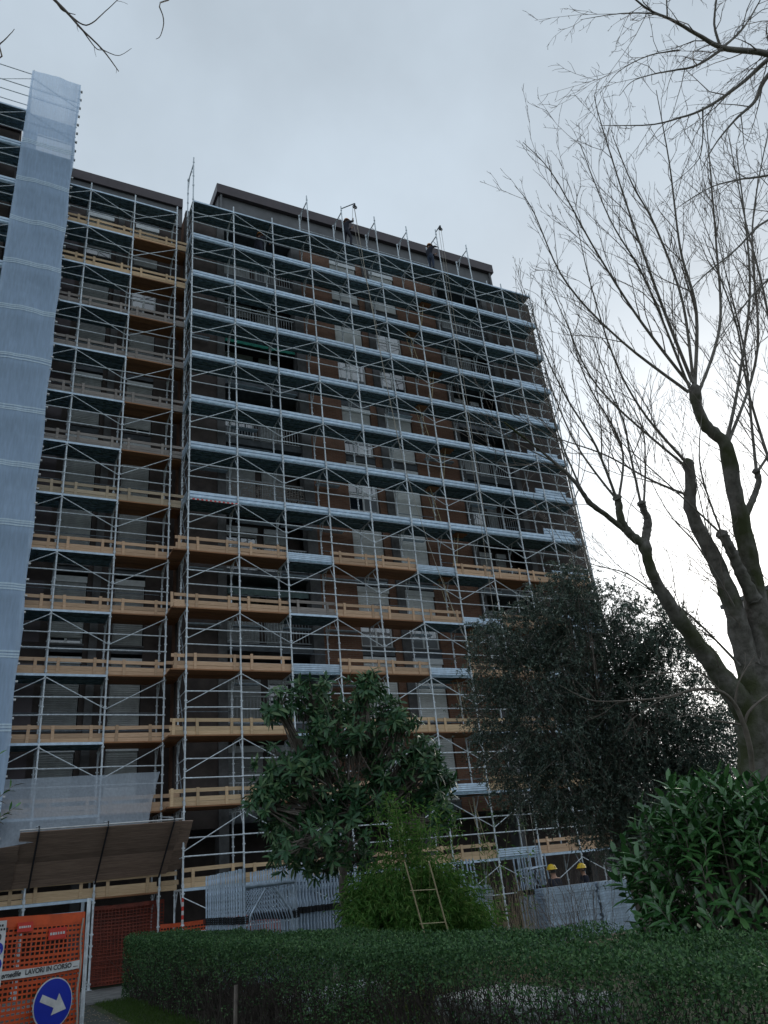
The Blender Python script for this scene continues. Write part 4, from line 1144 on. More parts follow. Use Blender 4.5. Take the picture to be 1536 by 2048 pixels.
def text_mesh(s, size, m, name='lettering', shear=0.0, bold=0.0):
    cu = bpy.data.curves.new('t', 'FONT'); cu.body = s; cu.size = size; cu.shear = shear; cu.offset = bold
    cu.resolution_u = 3
    o = bpy.data.objects.new('t', cu); COL.objects.link(o)
    dg = bpy.context.evaluated_depsgraph_get(); dg.update()
    me = bpy.data.meshes.new_from_object(o.evaluated_get(dg))
    me.name = name; me.materials.clear(); me.materials.append(m)
    bpy.data.objects.remove(o)
    # stand it up: text plane XY -> XZ, facing -Y
    me.transform(Matrix.Rotation(R(90), 4, 'X'))
    return me
# banner tape
BAN = thing('warning_banner', FRT, 'white banner tape reading LAVORI IN CORSO across the orange fence', 'banner', None, rz=FA)
bt = MB()
xs_ = np.linspace(-FL_, -.06, 40)
for a, c in zip(xs_[:-1], xs_[1:]):
    za, zc = .012*math.sin(a*3), .012*math.sin(c*3)
    bt.add([(a,-.035,1.258+za),(c,-.035,1.258+zc),(c,-.035,1.345+zc),(a,-.035,1.345+za)], [(0,1,2,3)])
part('tape', bt.mesh('tape', W['white']), BAN, (0,0,0), local=True)
part('lettering', text_mesh('LAVORI IN CORSO ....', .074, W['black'], bold=.0012), BAN, (-.80,-.041,1.278), local=True)
part('lettering', text_mesh('eternedile', .074, W['black'], shear=.25, bold=.002), BAN, (-1.16,-.041,1.278), local=True)
part('lettering', text_mesh('LAVORI IN CORSO ....', .074, W['black'], bold=.0012), BAN, (-1.98,-.041,1.278), local=True)
# round blue arrow sign
SG = thing('arrow_sign', FRT, 'round blue traffic sign with a white arrow pointing right and down', 'sign', None, rz=FA)
def disc(cx, cz, r_, y, m, name, n=48, t=.003):
    th = np.arange(n)*2*math.pi/n
    V = [(cx+r_*math.cos(a), y, cz+r_*math.sin(a)) for a in th] + [(cx+r_*math.cos(a), y+t, cz+r_*math.sin(a)) for a in th]
    me = bpy.data.meshes.new(name)
    me.from_pydata(V, [], [tuple(range(n)), tuple(range(2*n-1, n-1, -1))] + [(i, n+i, n+(i+1) % n, (i+1) % n) for i in range(n)])
    me.materials.append(m)
    return me
scx, scz = -.42, .94
part('sign_plate', disc(scx, scz, .262, -.070, W['white'], 'sign_plate', t=.006), SG, (0,0,0), local=True)
part('sign_face', disc(scx, scz, .249, -.074, W['blue'], 'sign_face'), SG, (0,0,0), local=True)
a_ = R(-24); ca, sa = math.cos(a_), math.sin(a_)
ar = [(-.185,-.038),(.026,-.038),(.026,-.115),(.195,0),(.026,.115),(.026,.038),(-.185,.038)]
V = [(scx+u*ca-v*sa, -.078, scz+u*sa+v*ca) for u, v in ar]
me = bpy.data.meshes.new('arrow'); me.from_pydata(V, [], [tuple(range(7))]); me.materials.append(W['white'])
part('arrow', me, SG, (0,0,0), local=True)
# small red notices
for x, z, w_, h_, lb, tx in ((-.53,1.60,.25,.125,'small red notice with white writing near the right end of the fence','LAVORI'), (-.95,1.72,.20,.10,'smaller red notice with white writing left on the fence','EDILE')):
    n_ = thing('red_notice', FRT, lb, 'notice', None, rz=FA)
    part('board', MB().box(x, x+w_, -.04, -.036, z, z+h_).mesh('board', W['red']), n_, (0,0,0), local=True)
    tm_ = MB()
    for q_ in range(6):
        a0 = x+.02+q_*(w_-.04)/6
        tm_.box(a0, a0+(w_-.04)/6*rng.uniform(.55,.85), -.0425, -.041, z+h_*.4, z+h_*.62)
    part('worn_lettering', tm_.mesh('worn_lettering', W['white']), n_, (0,0,0), local=True)
# safety notice board cut by the picture's edge
SB = thing('safety_board', FRT, 'white safety board with blue pictogram discs and number 600 at the left edge', 'sign', None, rz=FA)
part('board', MB().box(-1.58, -1.10, -.05, -.046, 1.20, 1.86).mesh('board', W['white']), SB, (0,0,0), local=True)
part('lettering', text_mesh('600', .085, W['black'], bold=.003), SB, (-1.28,-.054,1.665), local=True)
tm_ = MB()
for z_, x0_ in ((1.80, -1.36), (1.76, -1.30)):
    for q_ in range(7): tm_.box(x0_+q_*.033, x0_+q_*.033+rng.uniform(.016,.028), -.054, -.051, z_, z_+.022)
part('small_print', tm_.mesh('small_print', W['black']), SB, (0,0,0), local=True)
for i, z in enumerate((1.575, 1.42, 1.28)):
    for j in range(2):
        d_ = part('pictogram', disc(-1.185-j*.2, z, .068, -.056, W['blue'] if i < 2 else W['black'], 'pictogram', 24), SB, (0,0,0), local=True)
        if i == 2: part('pictogram_ring', disc(-1.185-j*.2, z, .056, -.058, W['white'], 'pictogram_ring', 24), d_, (0,0,0), local=True)
        hm = disc(-1.185-j*.2, z+.025, .02, -.060, W['white'] if i < 2 else W['black'], 'pictogram_head', 12)
        part('pictogram_head', hm, d_, (0,0,0), local=True)
        bm2 = bpy.data.meshes.new('pictogram_body'); xx = -1.185-j*.2
        bm2.from_pydata([(xx-.035,-.060,z-.045),(xx+.035,-.060,z-.045),(xx+.03,-.060,z-.002),(xx-.03,-.060,z-.002)], [], [(0,1,2,3)]); bm2.materials.append(W['white'] if i < 2 else W['black'])
        part('pictogram_body', bm2, d_, (0,0,0), local=True)
# nets under the first deck
def hung_net(x0, y0, x1, y1, z0, H, m, seed, lb, dens=1.0):
    L = math.hypot(x1-x0, y1-y0)
    o = solo('safety_net', net_mesh('safety_net', L, H, .085/dens, .075/dens, .011, .010, m, seed, slack=.04, band=.08), (x0, y0, z0), (0, 0, math.atan2(y1-y0, x1-x0)))
    return tag(o, lb, 'net')
hung_net(-.4, 1.0, 3.0, .12, GZ+.15, 1.25, W['orange'], 4, 'bright orange safety net on the scaffold foot right of the taped corner post')
hung_net(-2.2, 1.15, -.25, 1.3, GZ+.1, 1.95, W['orange_d'], 7, 'shaded orange net closing the passage under the plank canopy', .9)  # shade under the canopy is carried by the darker orange
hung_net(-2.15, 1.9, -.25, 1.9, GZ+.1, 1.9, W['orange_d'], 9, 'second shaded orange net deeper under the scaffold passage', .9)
# ------------------------------------------------------------------ vegetation helpers
def unit(a): return a/(np.linalg.norm(a, axis=-1, keepdims=True)+1e-9)
def leaf_arrays(P, D, N, L, Wd, droop=.15, fold=.25, rows=1):
    """P base, D direction, N upper side; rows=1: four-point leaf, rows=2: eight-point curved leaf"""
    P = np.asarray(P, float); D = unit(np.asarray(D, float)); S = unit(np.cross(D, N)); U = np.cross(S, D)
    L = np.broadcast_to(L, (len(P),))[:,None]; Wd = np.broadcast_to(Wd, (len(P),))[:,None]
    n = len(P)
    if rows == 1:
        mid = P + D*L*.45
        V = np.stack([P, mid - S*Wd*.5 + U*Wd*fold, P + D*L - U*L*droop, mid + S*Wd*.5 + U*Wd*fold], 1)
        b = (np.arange(n)*4)[:,None]
        F = np.concatenate([b+[0,2,1], b+[0,3,2]], 1).reshape(-1,3)
        return V.reshape(-1,3), F
    a, c = P + D*L*.3 - U*L*droop*.1, P + D*L*.68 - U*L*droop*.45
    tip = P + D*L - U*L*droop
    V = np.stack([P, a - S*Wd*.42 + U*Wd*fold, a, a + S*Wd*.42 + U*Wd*fold, c - S*Wd*.45 + U*Wd*fold*.8, c, c + S*Wd*.45 + U*Wd*fold*.8, tip], 1)
    b = (np.arange(n)*8)[:,None]
    F = np.concatenate([b+[0,2,1], b+[0,3,2], b+[1,2,5], b+[1,5,4], b+[2,3,6], b+[2,6,5], b+[4,5,7], b+[5,6,7]], 1).reshape(-1,3)
    return V.reshape(-1,3), F
def rdir(n, r=rng):
    return unit(r.normal(size=(n,3)))
def leaf_part(name, arrs, m, par, kind='stuff', smooth=True):
    V = np.concatenate([a[0] for a in arrs]); o_ = np.cumsum([0]+[len(a[0]) for a in arrs[:-1]])
    F = np.concatenate([a[1]+k for a, k in zip(arrs, o_)])
    o = part(name, mesh_np(name, V, F, m, smooth=smooth), par)
    if kind: o['kind'] = kind
    return o
def polyline(pts, n):
    """smooth resample of (x,y,z,r)"""
    p = np.asarray(pts, float); m = len(p)
    t = np.linspace(0, m-1, n); i = np.minimum(t.astype(int), m-2); f_ = (t-i)[:,None]
    pm = p[np.maximum(i-1,0)]; p0 = p[i]; p1 = p[i+1]; p2 = p[np.minimum(i+2,m-1)]
    o = .5*((2*p0)+(-pm+p1)*f_+(2*pm-5*p0+4*p1-p2)*f_**2+(-pm+3*p0-3*p1+p2)*f_**3)
    o[:,3] = (p0[:,3:4]*(1-f_)+p1[:,3:4]*f_)[:,0]
    return o
def twig_sprays(mb, pl, r, step, ln, lvl, spread=.8, upv=.25, rad=.6, tip=.0012, start=.15, out=None, droop=0.0):
    """side twigs along a branch, each with its own side twigs"""
    p = pl[:,:3]; d = unit(np.gradient(p, axis=0))
    seg = np.concatenate([[0], np.cumsum(np.linalg.norm(np.diff(p, axis=0), axis=1))]); T = seg[-1]
    s = T*start + r.uniform(0, step)
    while s < T:
        k = min(np.searchsorted(seg, s), len(p)-1)
        base = p[k-1]+(p[k]-p[k-1])*((s-seg[k-1])/(seg[k]-seg[k-1]+1e-9))
        v = r.normal(size=3); v -= d[k]*(v@d[k]); v /= np.linalg.norm(v)+1e-9
        dr = unit(d[k]*r.uniform(.55,1.0)+v*spread*r.uniform(.5,1.1)+np.array((0,0,upv-droop*r.random())))
        L = ln*r.uniform(.35,1.15)*(1-.45*s/T)
        n = 5 if lvl else 4
        q = [base]; dd = dr.copy()
        for _ in range(n-1):
            dd = unit(dd + r.normal(size=3)*.16 + np.array((0,0,.05*upv*4-droop*.12)))
            q.append(q[-1]+dd*L/(n-1))
        r0 = max(tip, min(pl[k,3]*rad, .003+.005*L))
        q = np.array(q); rr = np.linspace(r0, tip*.6, n)
        mb.tube(q, rr, 3 if r0 < .006 else 4, cap=False)
        if out is not None: out.append(q)
        if lvl: twig_sprays(mb, np.concatenate([q, rr[:,None]], 1), r, step*.75, L*.5, lvl-1, spread, upv, .7, tip, .2, out, droop)
        s += step*r.uniform(.5,1.5)

# ------------------------------------------------------------------ pollarded bare tree on the right
rt_ = np.random.default_rng(77)
base = POLLARD_LIMBS[0][0]
PT = thing('bare_tree', (base[0]+.05, base[1]+.05, GZ), 'big pollarded bare tree with mossy knobbly limbs on the right', 'tree')
tr = [(base[0]+.10, base[1]+.10, GZ-.1, .40), (base[0]+.06, base[1]+.06, .3, .32), (base[0]+.02, base[1]+.02, 1.2, .27)] + POLLARD_LIMBS[0]
def limb(name, pts, par, n, sides, m, rough=.0, knob=False):
    q = polyline(pts, n)
    if knob:      # healed, rounded cut end
        d_ = unit(q[-1,:3]-q[-3,:3]); r_ = q[-1,3]
        q = np.concatenate([q, [[*(q[-1,:3]+d_*r_*.45), r_*.85], [*(q[-1,:3]+d_*r_*.8), r_*.5], [*(q[-1,:3]+d_*r_*.95), r_*.1]]]); n += 3
    rr = q[:,3]*(1+rough*rt_.normal(size=n))
    if knob: rr[-6:-3] *= np.array((1.1,1.28,1.2))
    b = MB(); b.tube(q[:,:3]+rt_.normal(size=(n,3))*rough*.02, rr, sides)
    if rough > .045:
        k_ = np.repeat(rr, sides)[:,None]
        b.v[0] = b.v[0]+rt_.normal(size=b.v[0].shape)*k_*.075
    return part(name, b.mesh(name, m, smooth=True), par), q
limb('trunk', tr, PT, 26, 14, W['mossbark'], .05)
for i, l_ in enumerate(POLLARD_LIMBS[1:]):
    limb('limb', l_, PT, 30, 12, W['mossbark'], .055, knob=True)
tw = MB()
for l_ in POLLARD_SHOOTS:
    _, q = limb('branch', l_, PT, 22, 7, W['bark'], .02)
    twig_sprays(tw, q, rt_, .18, 1.25, 2, spread=.55, upv=.30, tip=.0026, start=.10)
for l_ in POLLARD_LIMBS[1:]:
    q = polyline(l_, 30)
    twig_sprays(tw, q, rt_, .22, 1.1, 1, spread=1.1, upv=.35, rad=.15, tip=.0026, start=.25)
tag(part('twigs', tw.mesh('twigs', W['twig']), PT), kind='stuff')
# ------------------------------------------------------------------ branches reaching in at the upper right
o0 = OVERHANG[0][0]
OT = thing('bare_tree', (o0[0]+2.2, o0[1]-1.2, GZ), 'dark bare branches of a near tree reaching in at the upper right corner', 'tree')
tk = [(o0[0]+2.2, o0[1]-1.2, GZ-.1, .26), (o0[0]+2.1, o0[1]-1.1, 3.0, .20), (o0[0]+1.7, o0[1]-.9, 5.5, .15), (o0[0]+.9, o0[1]-.4, o0[2]-.25, .10), o0]
limb('trunk', tk, OT, 24, 12, W['bark'], .04)
tw = MB()
for i, l_ in enumerate(OVERHANG):
    if i in (4, 5, 9, 10, 11):
        s_ = l_[0]; l_ = [(o0[0]+1.9, o0[1]-1.0, max(2.5, s_[2]-.9), .05)] + l_
    _, q = limb('branch', l_, OT, 26, 7, W['bark'], .03)
    st = .12 if i not in (4,5,9,10,11) else .4
    twig_sprays(tw, q, rt_, .12, .95, 2, spread=.65, upv=.0, tip=.0019, start=st, droop=.3)
tag(part('twigs', tw.mesh('twigs', W['twig']), OT), kind='stuff')
# ------------------------------------------------------------------ twigs at the upper left
u0 = UPPER_LEFT[0][0]
UT = thing('bare_tree', (u0[0]-3.0, u0[1]-2.0, GZ), 'few bare twigs hanging into the upper left corner', 'tree')
limb('trunk', [(u0[0]-3.0, u0[1]-2.0, GZ-.1, .2), (u0[0]-2.8, u0[1]-1.9, 4, .13), (u0[0]-1.2, u0[1]-1.0, 6.6, .05), u0], UT, 20, 10, W['bark'], .04)
tw = MB()
for i, l_ in enumerate(UPPER_LEFT):
    if i in (4, 5): l_ = [(u0[0]-1.2, u0[1]-1.0, 6.6, .02)] + l_
    _, q = limb('branch', l_, UT, 20, 6, W['twig'], .02)
    if i < 3: twig_sprays(tw, q, rt_, .22, .25, 0, spread=.8, upv=.0, tip=.002, start=.45, droop=.2)
tag(part('twigs', tw.mesh('twigs', W['twig']), UT), kind='stuff')
# ------------------------------------------------------------------ small pale tree
s0 = SMALL_TREE[0][0]
ST = thing('bare_tree', (s0[0], s0[1], GZ), 'small bare tree with smooth pale trunk and long arching side branch', 'tree')
limb('trunk', [(s0[0]+.05, s0[1]+.03, GZ-.1, .07), (s0[0]+.02, s0[1], .9, .055)] + SMALL_TREE[0], ST, 50, 9, W['twig_l'], .03)
tw = MB()
for i, l_ in enumerate(SMALL_TREE):
    if i: _, q = limb('branch', l_, ST, 18, 6, W['twig_l'], .02)
    else: q = polyline(l_, 30)
    twig_sprays(tw, q, rt_, .22, .6, 1, spread=.7, upv=.15, tip=.0025, start=.35)
tag(part('twigs', tw.mesh('twigs', W['twig_l']), ST), kind='stuff')
# thin bare tree standing by the right end of the building
BT = thing('bare_tree', (15.2, -3.2, GZ), 'slender bare tree with thin upright twigs against the right end of the building', 'tree')
tw = MB()
q0 = polyline([(15.2,-3.2,GZ-.1,.12),(15.1,-3.2,6,.09),(14.9,-3.1,12,.055),(15.0,-3.0,17.5,.03),(14.9,-3.0,21,.012)], 30)
b = MB(); b.tube(q0[:,:3], q0[:,3], 8); part('trunk', b.mesh('trunk', W['bark'], smooth=True), BT)
for k in range(15):
    z = 5.5+k*.95; j = np.argmin(abs(q0[:,2]-z)); a = rt_.uniform(0, 6.28)
    L = rt_.uniform(2.2, 3.8)*(1-.35*k/15)
    p = q0[j,:3]; d = np.array((math.cos(a)*.6, math.sin(a)*.35, .8))
    l_ = [(*p, .03), (*(p+d*L*.4+(0,0,.1)), .02), (*(p+d*L*.75+(0,0,.4)), .011), (*(p+d*L+(0,0,.8)), .004)]
    _, q = limb('branch', l_, BT, 14, 5, W['bark'], .02)
    twig_sprays(tw, q, rt_, .32, .9, 1, spread=.6, upv=.35, tip=.004, start=.2)
tag(part('twigs', tw.mesh('twigs', W['twig']), BT), kind='stuff')

# ------------------------------------------------------------------ evergreen tree
ro = np.random.default_rng(19)
ob = np.array((5.45, -12.55, GZ))
EO = thing('evergreen_tree', ob, 'dark evergreen tree with tiny grey-green leaves in front of the right half', 'tree')
forks = [((5.45,-12.55),(5.3,-12.6),(4.9,-12.7),(4.5,-12.8)), ((5.45,-12.55),(5.5,-12.5),(5.7,-12.3),(5.9,-12.2)), ((5.45,-12.55),(5.35,-12.4),(5.2,-12.2),(5.2,-12.0))]
for i, fk in enumerate(forks):
    l_ = [(fk[k][0]+.3*(.15 if k == 0 else 0), fk[k][1], (GZ-.1, 1.3, 2.6, 4.2)[k], (.16,.12,.085,.04)[k]) for k in range(4)]
    limb('trunk' if i == 0 else 'limb', l_, EO, 20, 9, W['twig'], .05)
# crown made of sub-crowns placed over the tree's real outline
clumps = []
for cx_, cy_, cz_, r_ in EVERGREEN_CLUMPS + [(5.5,-13.6,4.0,.6),(5.7,-13.5,3.2,.6),(5.75,-13.4,2.4,.6),(5.2,-13.9,5.0,.4),(6.4,-13.9,2.0,.6)]:
    if cz_ < 2.3 and cx_ < 4.2: continue
    clumps.append((np.array((cx_,cy_,cz_)), r_*1.05, r_*1.0))
arr = []; tw = MB()
for c_, rx, rz_ in clumps:
    n = int(12500*rx*rx+450)
    # sprigs: short twigs carrying leaves
    ns = n//16
    u = rdir(ns, ro); rad_ = ro.uniform(.25, 1.0, ns)**.5
    P = c_ + u*rad_[:,None]*np.array((rx,rx,rz_))*ro.uniform(.85,1.2,(ns,1))
    Dn = unit(u*.7 + ro.normal(size=(ns,3))*.6 + np.array((0,0,-.25)))
    for k in range(ns):
        L = ro.uniform(.16,.42)
        m_ = 15
        t = ro.uniform(.05,1,m_)[:,None]
        bp = P[k]+Dn[k]*L*t+np.array((0,0,-.10))*t**2
        ld = unit(Dn[k]*.6+ro.normal(size=(m_,3))*.75)
        arr.append(leaf_arrays(bp, ld, unit(ro.normal(size=(m_,3))+np.array((0,0,1.2))), ro.uniform(.05,.08,m_), ro.uniform(.017,.027,m_), .1, .15))
        if k % 3 == 0: tw.tube([P[k]-Dn[k]*.15, P[k]+Dn[k]*L*.5, P[k]+Dn[k]*L+np.array((0,0,-.08))], [.004,.003,.0015], 3, cap=False)
leaf_part('crown', arr, W['olive'], EO)
for c_, rx, rz_ in clumps:
    for k in range(7):
        e = c_+rdir(1, ro)[0]*np.array((rx,rx,rz_))*.9
        s_ = np.array((5.3,-12.55,1.4))*.5+c_*.5
        tw.tube([s_, (s_+e)/2+ro.normal(size=3)*.12, e], [.014,.009,.003], 4, cap=False)
tag(part('twigs', tw.mesh('twigs', W['twig']), EO), kind='stuff')
# more evergreen shrubs farther right, behind the pollard
def bushy(name, loc, label, r, n, h, w, m, ll, lw, seed, cat='shrub', stems=9):
    q = np.random.default_rng(seed)
    t_ = thing(name, loc, label, cat)
    loc = np.array(loc)
    u = rdir(n, q); u[:,2] = np.abs(u[:,2])*1.0-.15*q.random(n)
    cl = q.normal(size=(26,3)); cl = unit(cl); 
    lump = 1+.22*np.max(u@cl.T, 1)**6-.1
    P = loc+np.array((0,0,h*.38))+u*(q.uniform(.3,1,n)**.4*lump)[:,None]*np.array((w,w,h*.62))
    leaf_part('foliage', [leaf_arrays(P, unit(u+q.normal(size=(n,3))*.8), unit(q.normal(size=(n,3))+np.array((0,0,1.5))), q.uniform(ll*.6,ll*1.2,n), q.uniform(lw*.7,lw*1.2,n))], m, t_)
    tw = MB()
    for k in range(stems):
        e = loc+np.array((q.normal(0,w*.5), q.normal(0,w*.5), h*.7))
        tw.tube([loc+q.normal(size=3)*.06*np.array((1,1,0)), (loc+e)/2+q.normal(size=3)*.1, e], [.03,.02,.006], 5, cap=False)
    tag(part('stems', tw.mesh('stems', W['twig']), t_), kind='stuff')
    return t_
bushy('evergreen_shrub', (7.6,-12.6,GZ), 'dense dark evergreen shrub behind the mossy trunk of the pollarded tree', 1.3, 22000, 3.9, 1.5, W['olive'], .055, .018, 31)
bushy('evergreen_shrub', (6.0,-14.8,GZ), 'dark evergreen shrub just left of the pollarded trunk, behind the laurel', 1.3, 15000, 4.4, .95, W['olive'], .06, .02, 37)
bushy('evergreen_shrub', (9.9,-10.2,GZ), 'lower dark evergreen shrub farthest right behind the tree trunks', 1.3, 16000, 3.3, 1.7, W['olive'], .065, .022, 32)
bushy('evergreen_shrub', (15.5,-8.0,GZ), 'far round shrub in the gap right of the building', 1.3, 12000, 3.6, 2.6, W['olive'], .09, .035, 33)

# ------------------------------------------------------------------ loquat tree with large leaves
rl = np.random.default_rng(8)
LT = thing('loquat_tree', (1.15, -8.9, GZ), 'broad-leaved evergreen tree with large drooping leaf rosettes left of the bamboo', 'tree')
limb('trunk', [(1.15,-8.9,GZ-.1,.12),(1.1,-9.0,.8,.10),(1.0,-9.2,1.7,.085),(1.0,-9.6,2.6,.05)], LT, 16, 9, W['twig'], .05)
LV8 = []; tips = []
tw = MB()
for cx_, cy_, cz_, r_ in LOQUAT_CLUMPS + [(1.5,-8.9,2.0,.5),(.7,-8.7,2.05,.55),(.1,-8.8,2.2,.5)]:
    for k in range(24):
        u = rdir(1, rl)[0]; u[2] *= .75
        p = np.array((cx_, cy_, cz_))+u*r_*rl.uniform(.35,1.0)
        tips.append((p, unit(u+np.array((-.1,-.3,.3)))))
arr = []; cen = np.array((.95,-9.6,3.0))
for p, d in tips:
    s_ = p-d*.3
    tw.tube([np.array((1.1,-9.4,2.4))*.35+s_*.65+rl.normal(size=3)*.12, s_, p], [.018,.011,.006], 5, cap=False)
    m_ = rl.integers(8, 13); a = np.arange(m_)*2.4+rl.uniform(0,6)
    x_ = unit(np.cross(d, (0.3,.2,.9))); y_ = np.cross(d, x_)
    el = rl.uniform(-.15,1.0,m_)
    ld = np.cos(el)[:,None]*(np.cos(a)[:,None]*x_+np.sin(a)[:,None]*y_)+np.sin(el)[:,None]*d
    ld[:,2] -= .12
    arr.append((np.repeat((p-d*.02)[None], m_, 0)+d*rl.uniform(-.06,.02,m_)[:,None], ld, np.repeat(d[None], m_, 0)+rl.normal(size=(m_,3))*.25+np.array((0,0,.5)), rl.uniform(.11,.28,m_), rl.uniform(.04,.075,m_)))
P = np.concatenate([a[0] for a in arr]); D = np.concatenate([a[1] for a in arr]); N = np.concatenate([a[2] for a in arr]); L = np.concatenate([a[3] for a in arr]); Wd = np.concatenate([a[4] for a in arr])
def leaf_objs(par_leaf, P, D, N, L, Wd, sel, m, droop, fold, nproto=6, seed=0):
    """single leaves as objects sharing a few leaf shapes"""
    q = np.random.default_rng(seed); protos = []
    for k in range(nproto):
        V, F = leaf_arrays(np.zeros((1,3)), np.array([[0,1.,0]]), np.array([[0,0,1.]]), np.array([1.0]), np.array([q.uniform(.24,.32)]), droop*q.uniform(.4,1.6), fold*q.uniform(.5,1.4), 2)
        protos.append(mesh_np('leaf', V, F, m, smooth=True))
    wp = par_leaf.matrix_world  # parents are unrotated
    b = Vector((0,0,0)); p = par_leaf
    while p is not None: b += p.location; p = p.parent
    for i in sel:
        o = bpy.data.objects.new('leaf', protos[i % nproto]); COL.objects.link(o); o.parent = par_leaf
        y = Vector(D[i]).normalized(); x = y.cross(Vector(N[i])).normalized(); z = x.cross(y)
        o.rotation_mode = 'QUATERNION'
        o.rotation_quaternion = Matrix((x, y, z)).transposed().to_quaternion()
        o.location = Vector(P[i])-b
        o.scale = (L[i], L[i], L[i])
CAMN = np.array(CAM)
order = np.argsort(np.linalg.norm(P-CAMN, axis=1)-2.0*L)
sel = order[:300]; rest = order[300:]
cr = leaf_part('crown', [leaf_arrays(P[rest], D[rest], N[rest], L[rest], Wd[rest], .22, .18, 2)], W['loquat'], LT)
leaf_objs(cr, P, D, N, L, Wd, sel, W['loquat'], .22, .18, seed=3)
tag(part('branches', tw.mesh('branches', W['twig']), LT), kind='stuff')

# ------------------------------------------------------------------ bamboo clump
rb = np.random.default_rng(4)
bb = np.array((1.25,-11.5,GZ))
BA = thing('bamboo_clump', bb, 'bright green bamboo clump rising behind the hedge', 'bamboo')
cu = MB(); arr = []
for k in range(330):
    a = rb.uniform(0,6.28); r0 = rb.uniform(0,.55)
    s_ = bb+np.array((math.cos(a)*r0, math.sin(a)*r0*.8, 0))
    tall = k < 26
    H = rb.uniform(2.5,3.3) if tall else rb.uniform(1.15,2.5)
    out = rb.uniform(.05,.3) if tall else 1.25*math.sqrt(max(0,1-((H-.8)/1.78)**2))*rb.uniform(.6,1)
    top = s_+np.array((math.cos(a)*out, math.sin(a)*out*.8, H))
    if tall: top = s_+np.array((rb.normal(-.02,.34), rb.normal(0,.3), H))
    mid = (s_+top)/2+np.array((0,0,.25*out+.1))
    t = np.linspace(0,1,8)[:,None]
    cv = (1-t)**2*s_+2*t*(1-t)*mid+t**2*top
    if not tall: cv[:,2] -= (t[:,0]**3)*.35
    cu.tube(cv, np.linspace(.009,.002,8), 4, cap=False)
    n = 85 if not tall else 70
    tt = rb.uniform(.62 if tall else .4,1.0,n)[:,None]
    bp = (1-tt)**2*s_+2*tt*(1-tt)*mid+tt**2*top
    if not tall: bp[:,2] -= (tt[:,0]**3)*.35
    bp += rb.normal(size=(n,3))*.085
    ld = unit(rb.normal(size=(n,3))*.7+np.array((math.cos(a)*.45,math.sin(a)*.45,-.35 if not tall else .15)))
    arr.append(leaf_arrays(bp, ld, unit(rb.normal(size=(n,3))*.5+np.array((0,0,1))), rb.uniform(.09,.17,n), rb.uniform(.012,.021,n), .28, .2))
leaf_part('foliage', arr, W['bamboo'], BA)
tag(part('culms', cu.mesh('culms', W['culm']), BA), kind='stuff')
# thin bamboo shoots to the right of the clump
B2 = thing('bamboo_shoots', (3.9,-9.8,GZ), 'sparse thin bamboo shoots with few pale leaves right of the clump', 'bamboo')
cu = MB(); arr = []
for k in range(16):
    s_ = np.array((3.7+rb.uniform(-.6,.7), -9.8+rb.uniform(-.4,.4), GZ)); H = rb.uniform(1.9,3.2)
    top = s_+np.array((rb.normal(.1,.3), rb.normal(0,.2), H)); t = np.linspace(0,1,7)[:,None]
    cv = s_*(1-t)+top*t+np.array((.15,0,0))*(t*t)
    cu.tube(cv, np.linspace(.008,.002,7), 4, cap=False)
    n = 22; tt = rb.uniform(.35,1,n)[:,None]; bp = s_*(1-tt)+top*tt+np.array((.15,0,0))*(tt*tt)+rb.normal(size=(n,3))*.06
    arr.append(leaf_arrays(bp, unit(rb.normal(size=(n,3))*.8+np.array((.2,0,-.1))), unit(rb.normal(size=(n,3))*.5+np.array((0,0,1))), rb.uniform(.09,.16,n), rb.uniform(.010,.017,n), .25, .2))
leaf_part('foliage', arr, W['bamboo'], B2); tag(part('culms', cu.mesh('culms', W['culm']), B2), kind='stuff')

# ------------------------------------------------------------------ twiggy leafless shrub and dry climber
TS = thing('twiggy_shrub', (4.6,-11.7,GZ), 'tangle of thin leafless brown stems in front of the stacked planks', 'shrub')
tw = MB(); rs = np.random.default_rng(15)
for k in range(46):
    s_ = np.array((4.55+rs.normal(0,.28), -11.75+rs.normal(0,.25), GZ)); H = rs.uniform(1.1,2.2)
    q = [s_]; d = unit(np.array((rs.normal(0,.28), rs.normal(0,.25), 1)))
    for _ in range(6): d = unit(d+rs.normal(size=3)*.14); q.append(q[-1]+d*H/6)
    q = np.array(q); rr = np.linspace(.008,.0025,7); tw.tube(q, rr, 4, cap=False)
    twig_sprays(tw, np.concatenate([q, rr[:,None]],1), rs, .22, .4, 1, spread=.7, upv=.2, tip=.0022, start=.3)
tag(part('stems', tw.mesh('stems', W['twig']), TS), kind='stuff')
DC = thing('dry_climber', (3.45,-11.2,GZ), 'dry straw-brown climber hanging in a bundle between the two plank stacks', 'plant')
tw = MB()
for k in range(120):
    a = rs.uniform(0,6.28); s_ = np.array((3.5+rs.normal(0,.2), -11.2+rs.normal(0,.2), GZ)); H = rs.uniform(.9,1.9)
    t = np.linspace(0,1,7)[:,None]; e = s_+np.array((rs.normal(-.05,.22), rs.normal(0,.2), H))
    cv = s_*(1-t)+e*t+np.array((math.cos(a)*.1,math.sin(a)*.1,0))*np.sin(math.pi*t)
    tw.tube(cv, np.linspace(.005,.002,7), 3, cap=False)
tag(part('stems', tw.mesh('stems', W['wood_t']), DC), kind='stuff')
n = 70
leaf_part('leaves', [leaf_arrays(np.array((3.5,-11.3,1.3))+rs.normal(size=(n,3))*np.array((.3,.2,.35)), rdir(n, rs), rdir(n, rs)+np.array((0,0,1)), rs.uniform(.05,.09,n), rs.uniform(.04,.06,n))], W['bamboo'], DC)

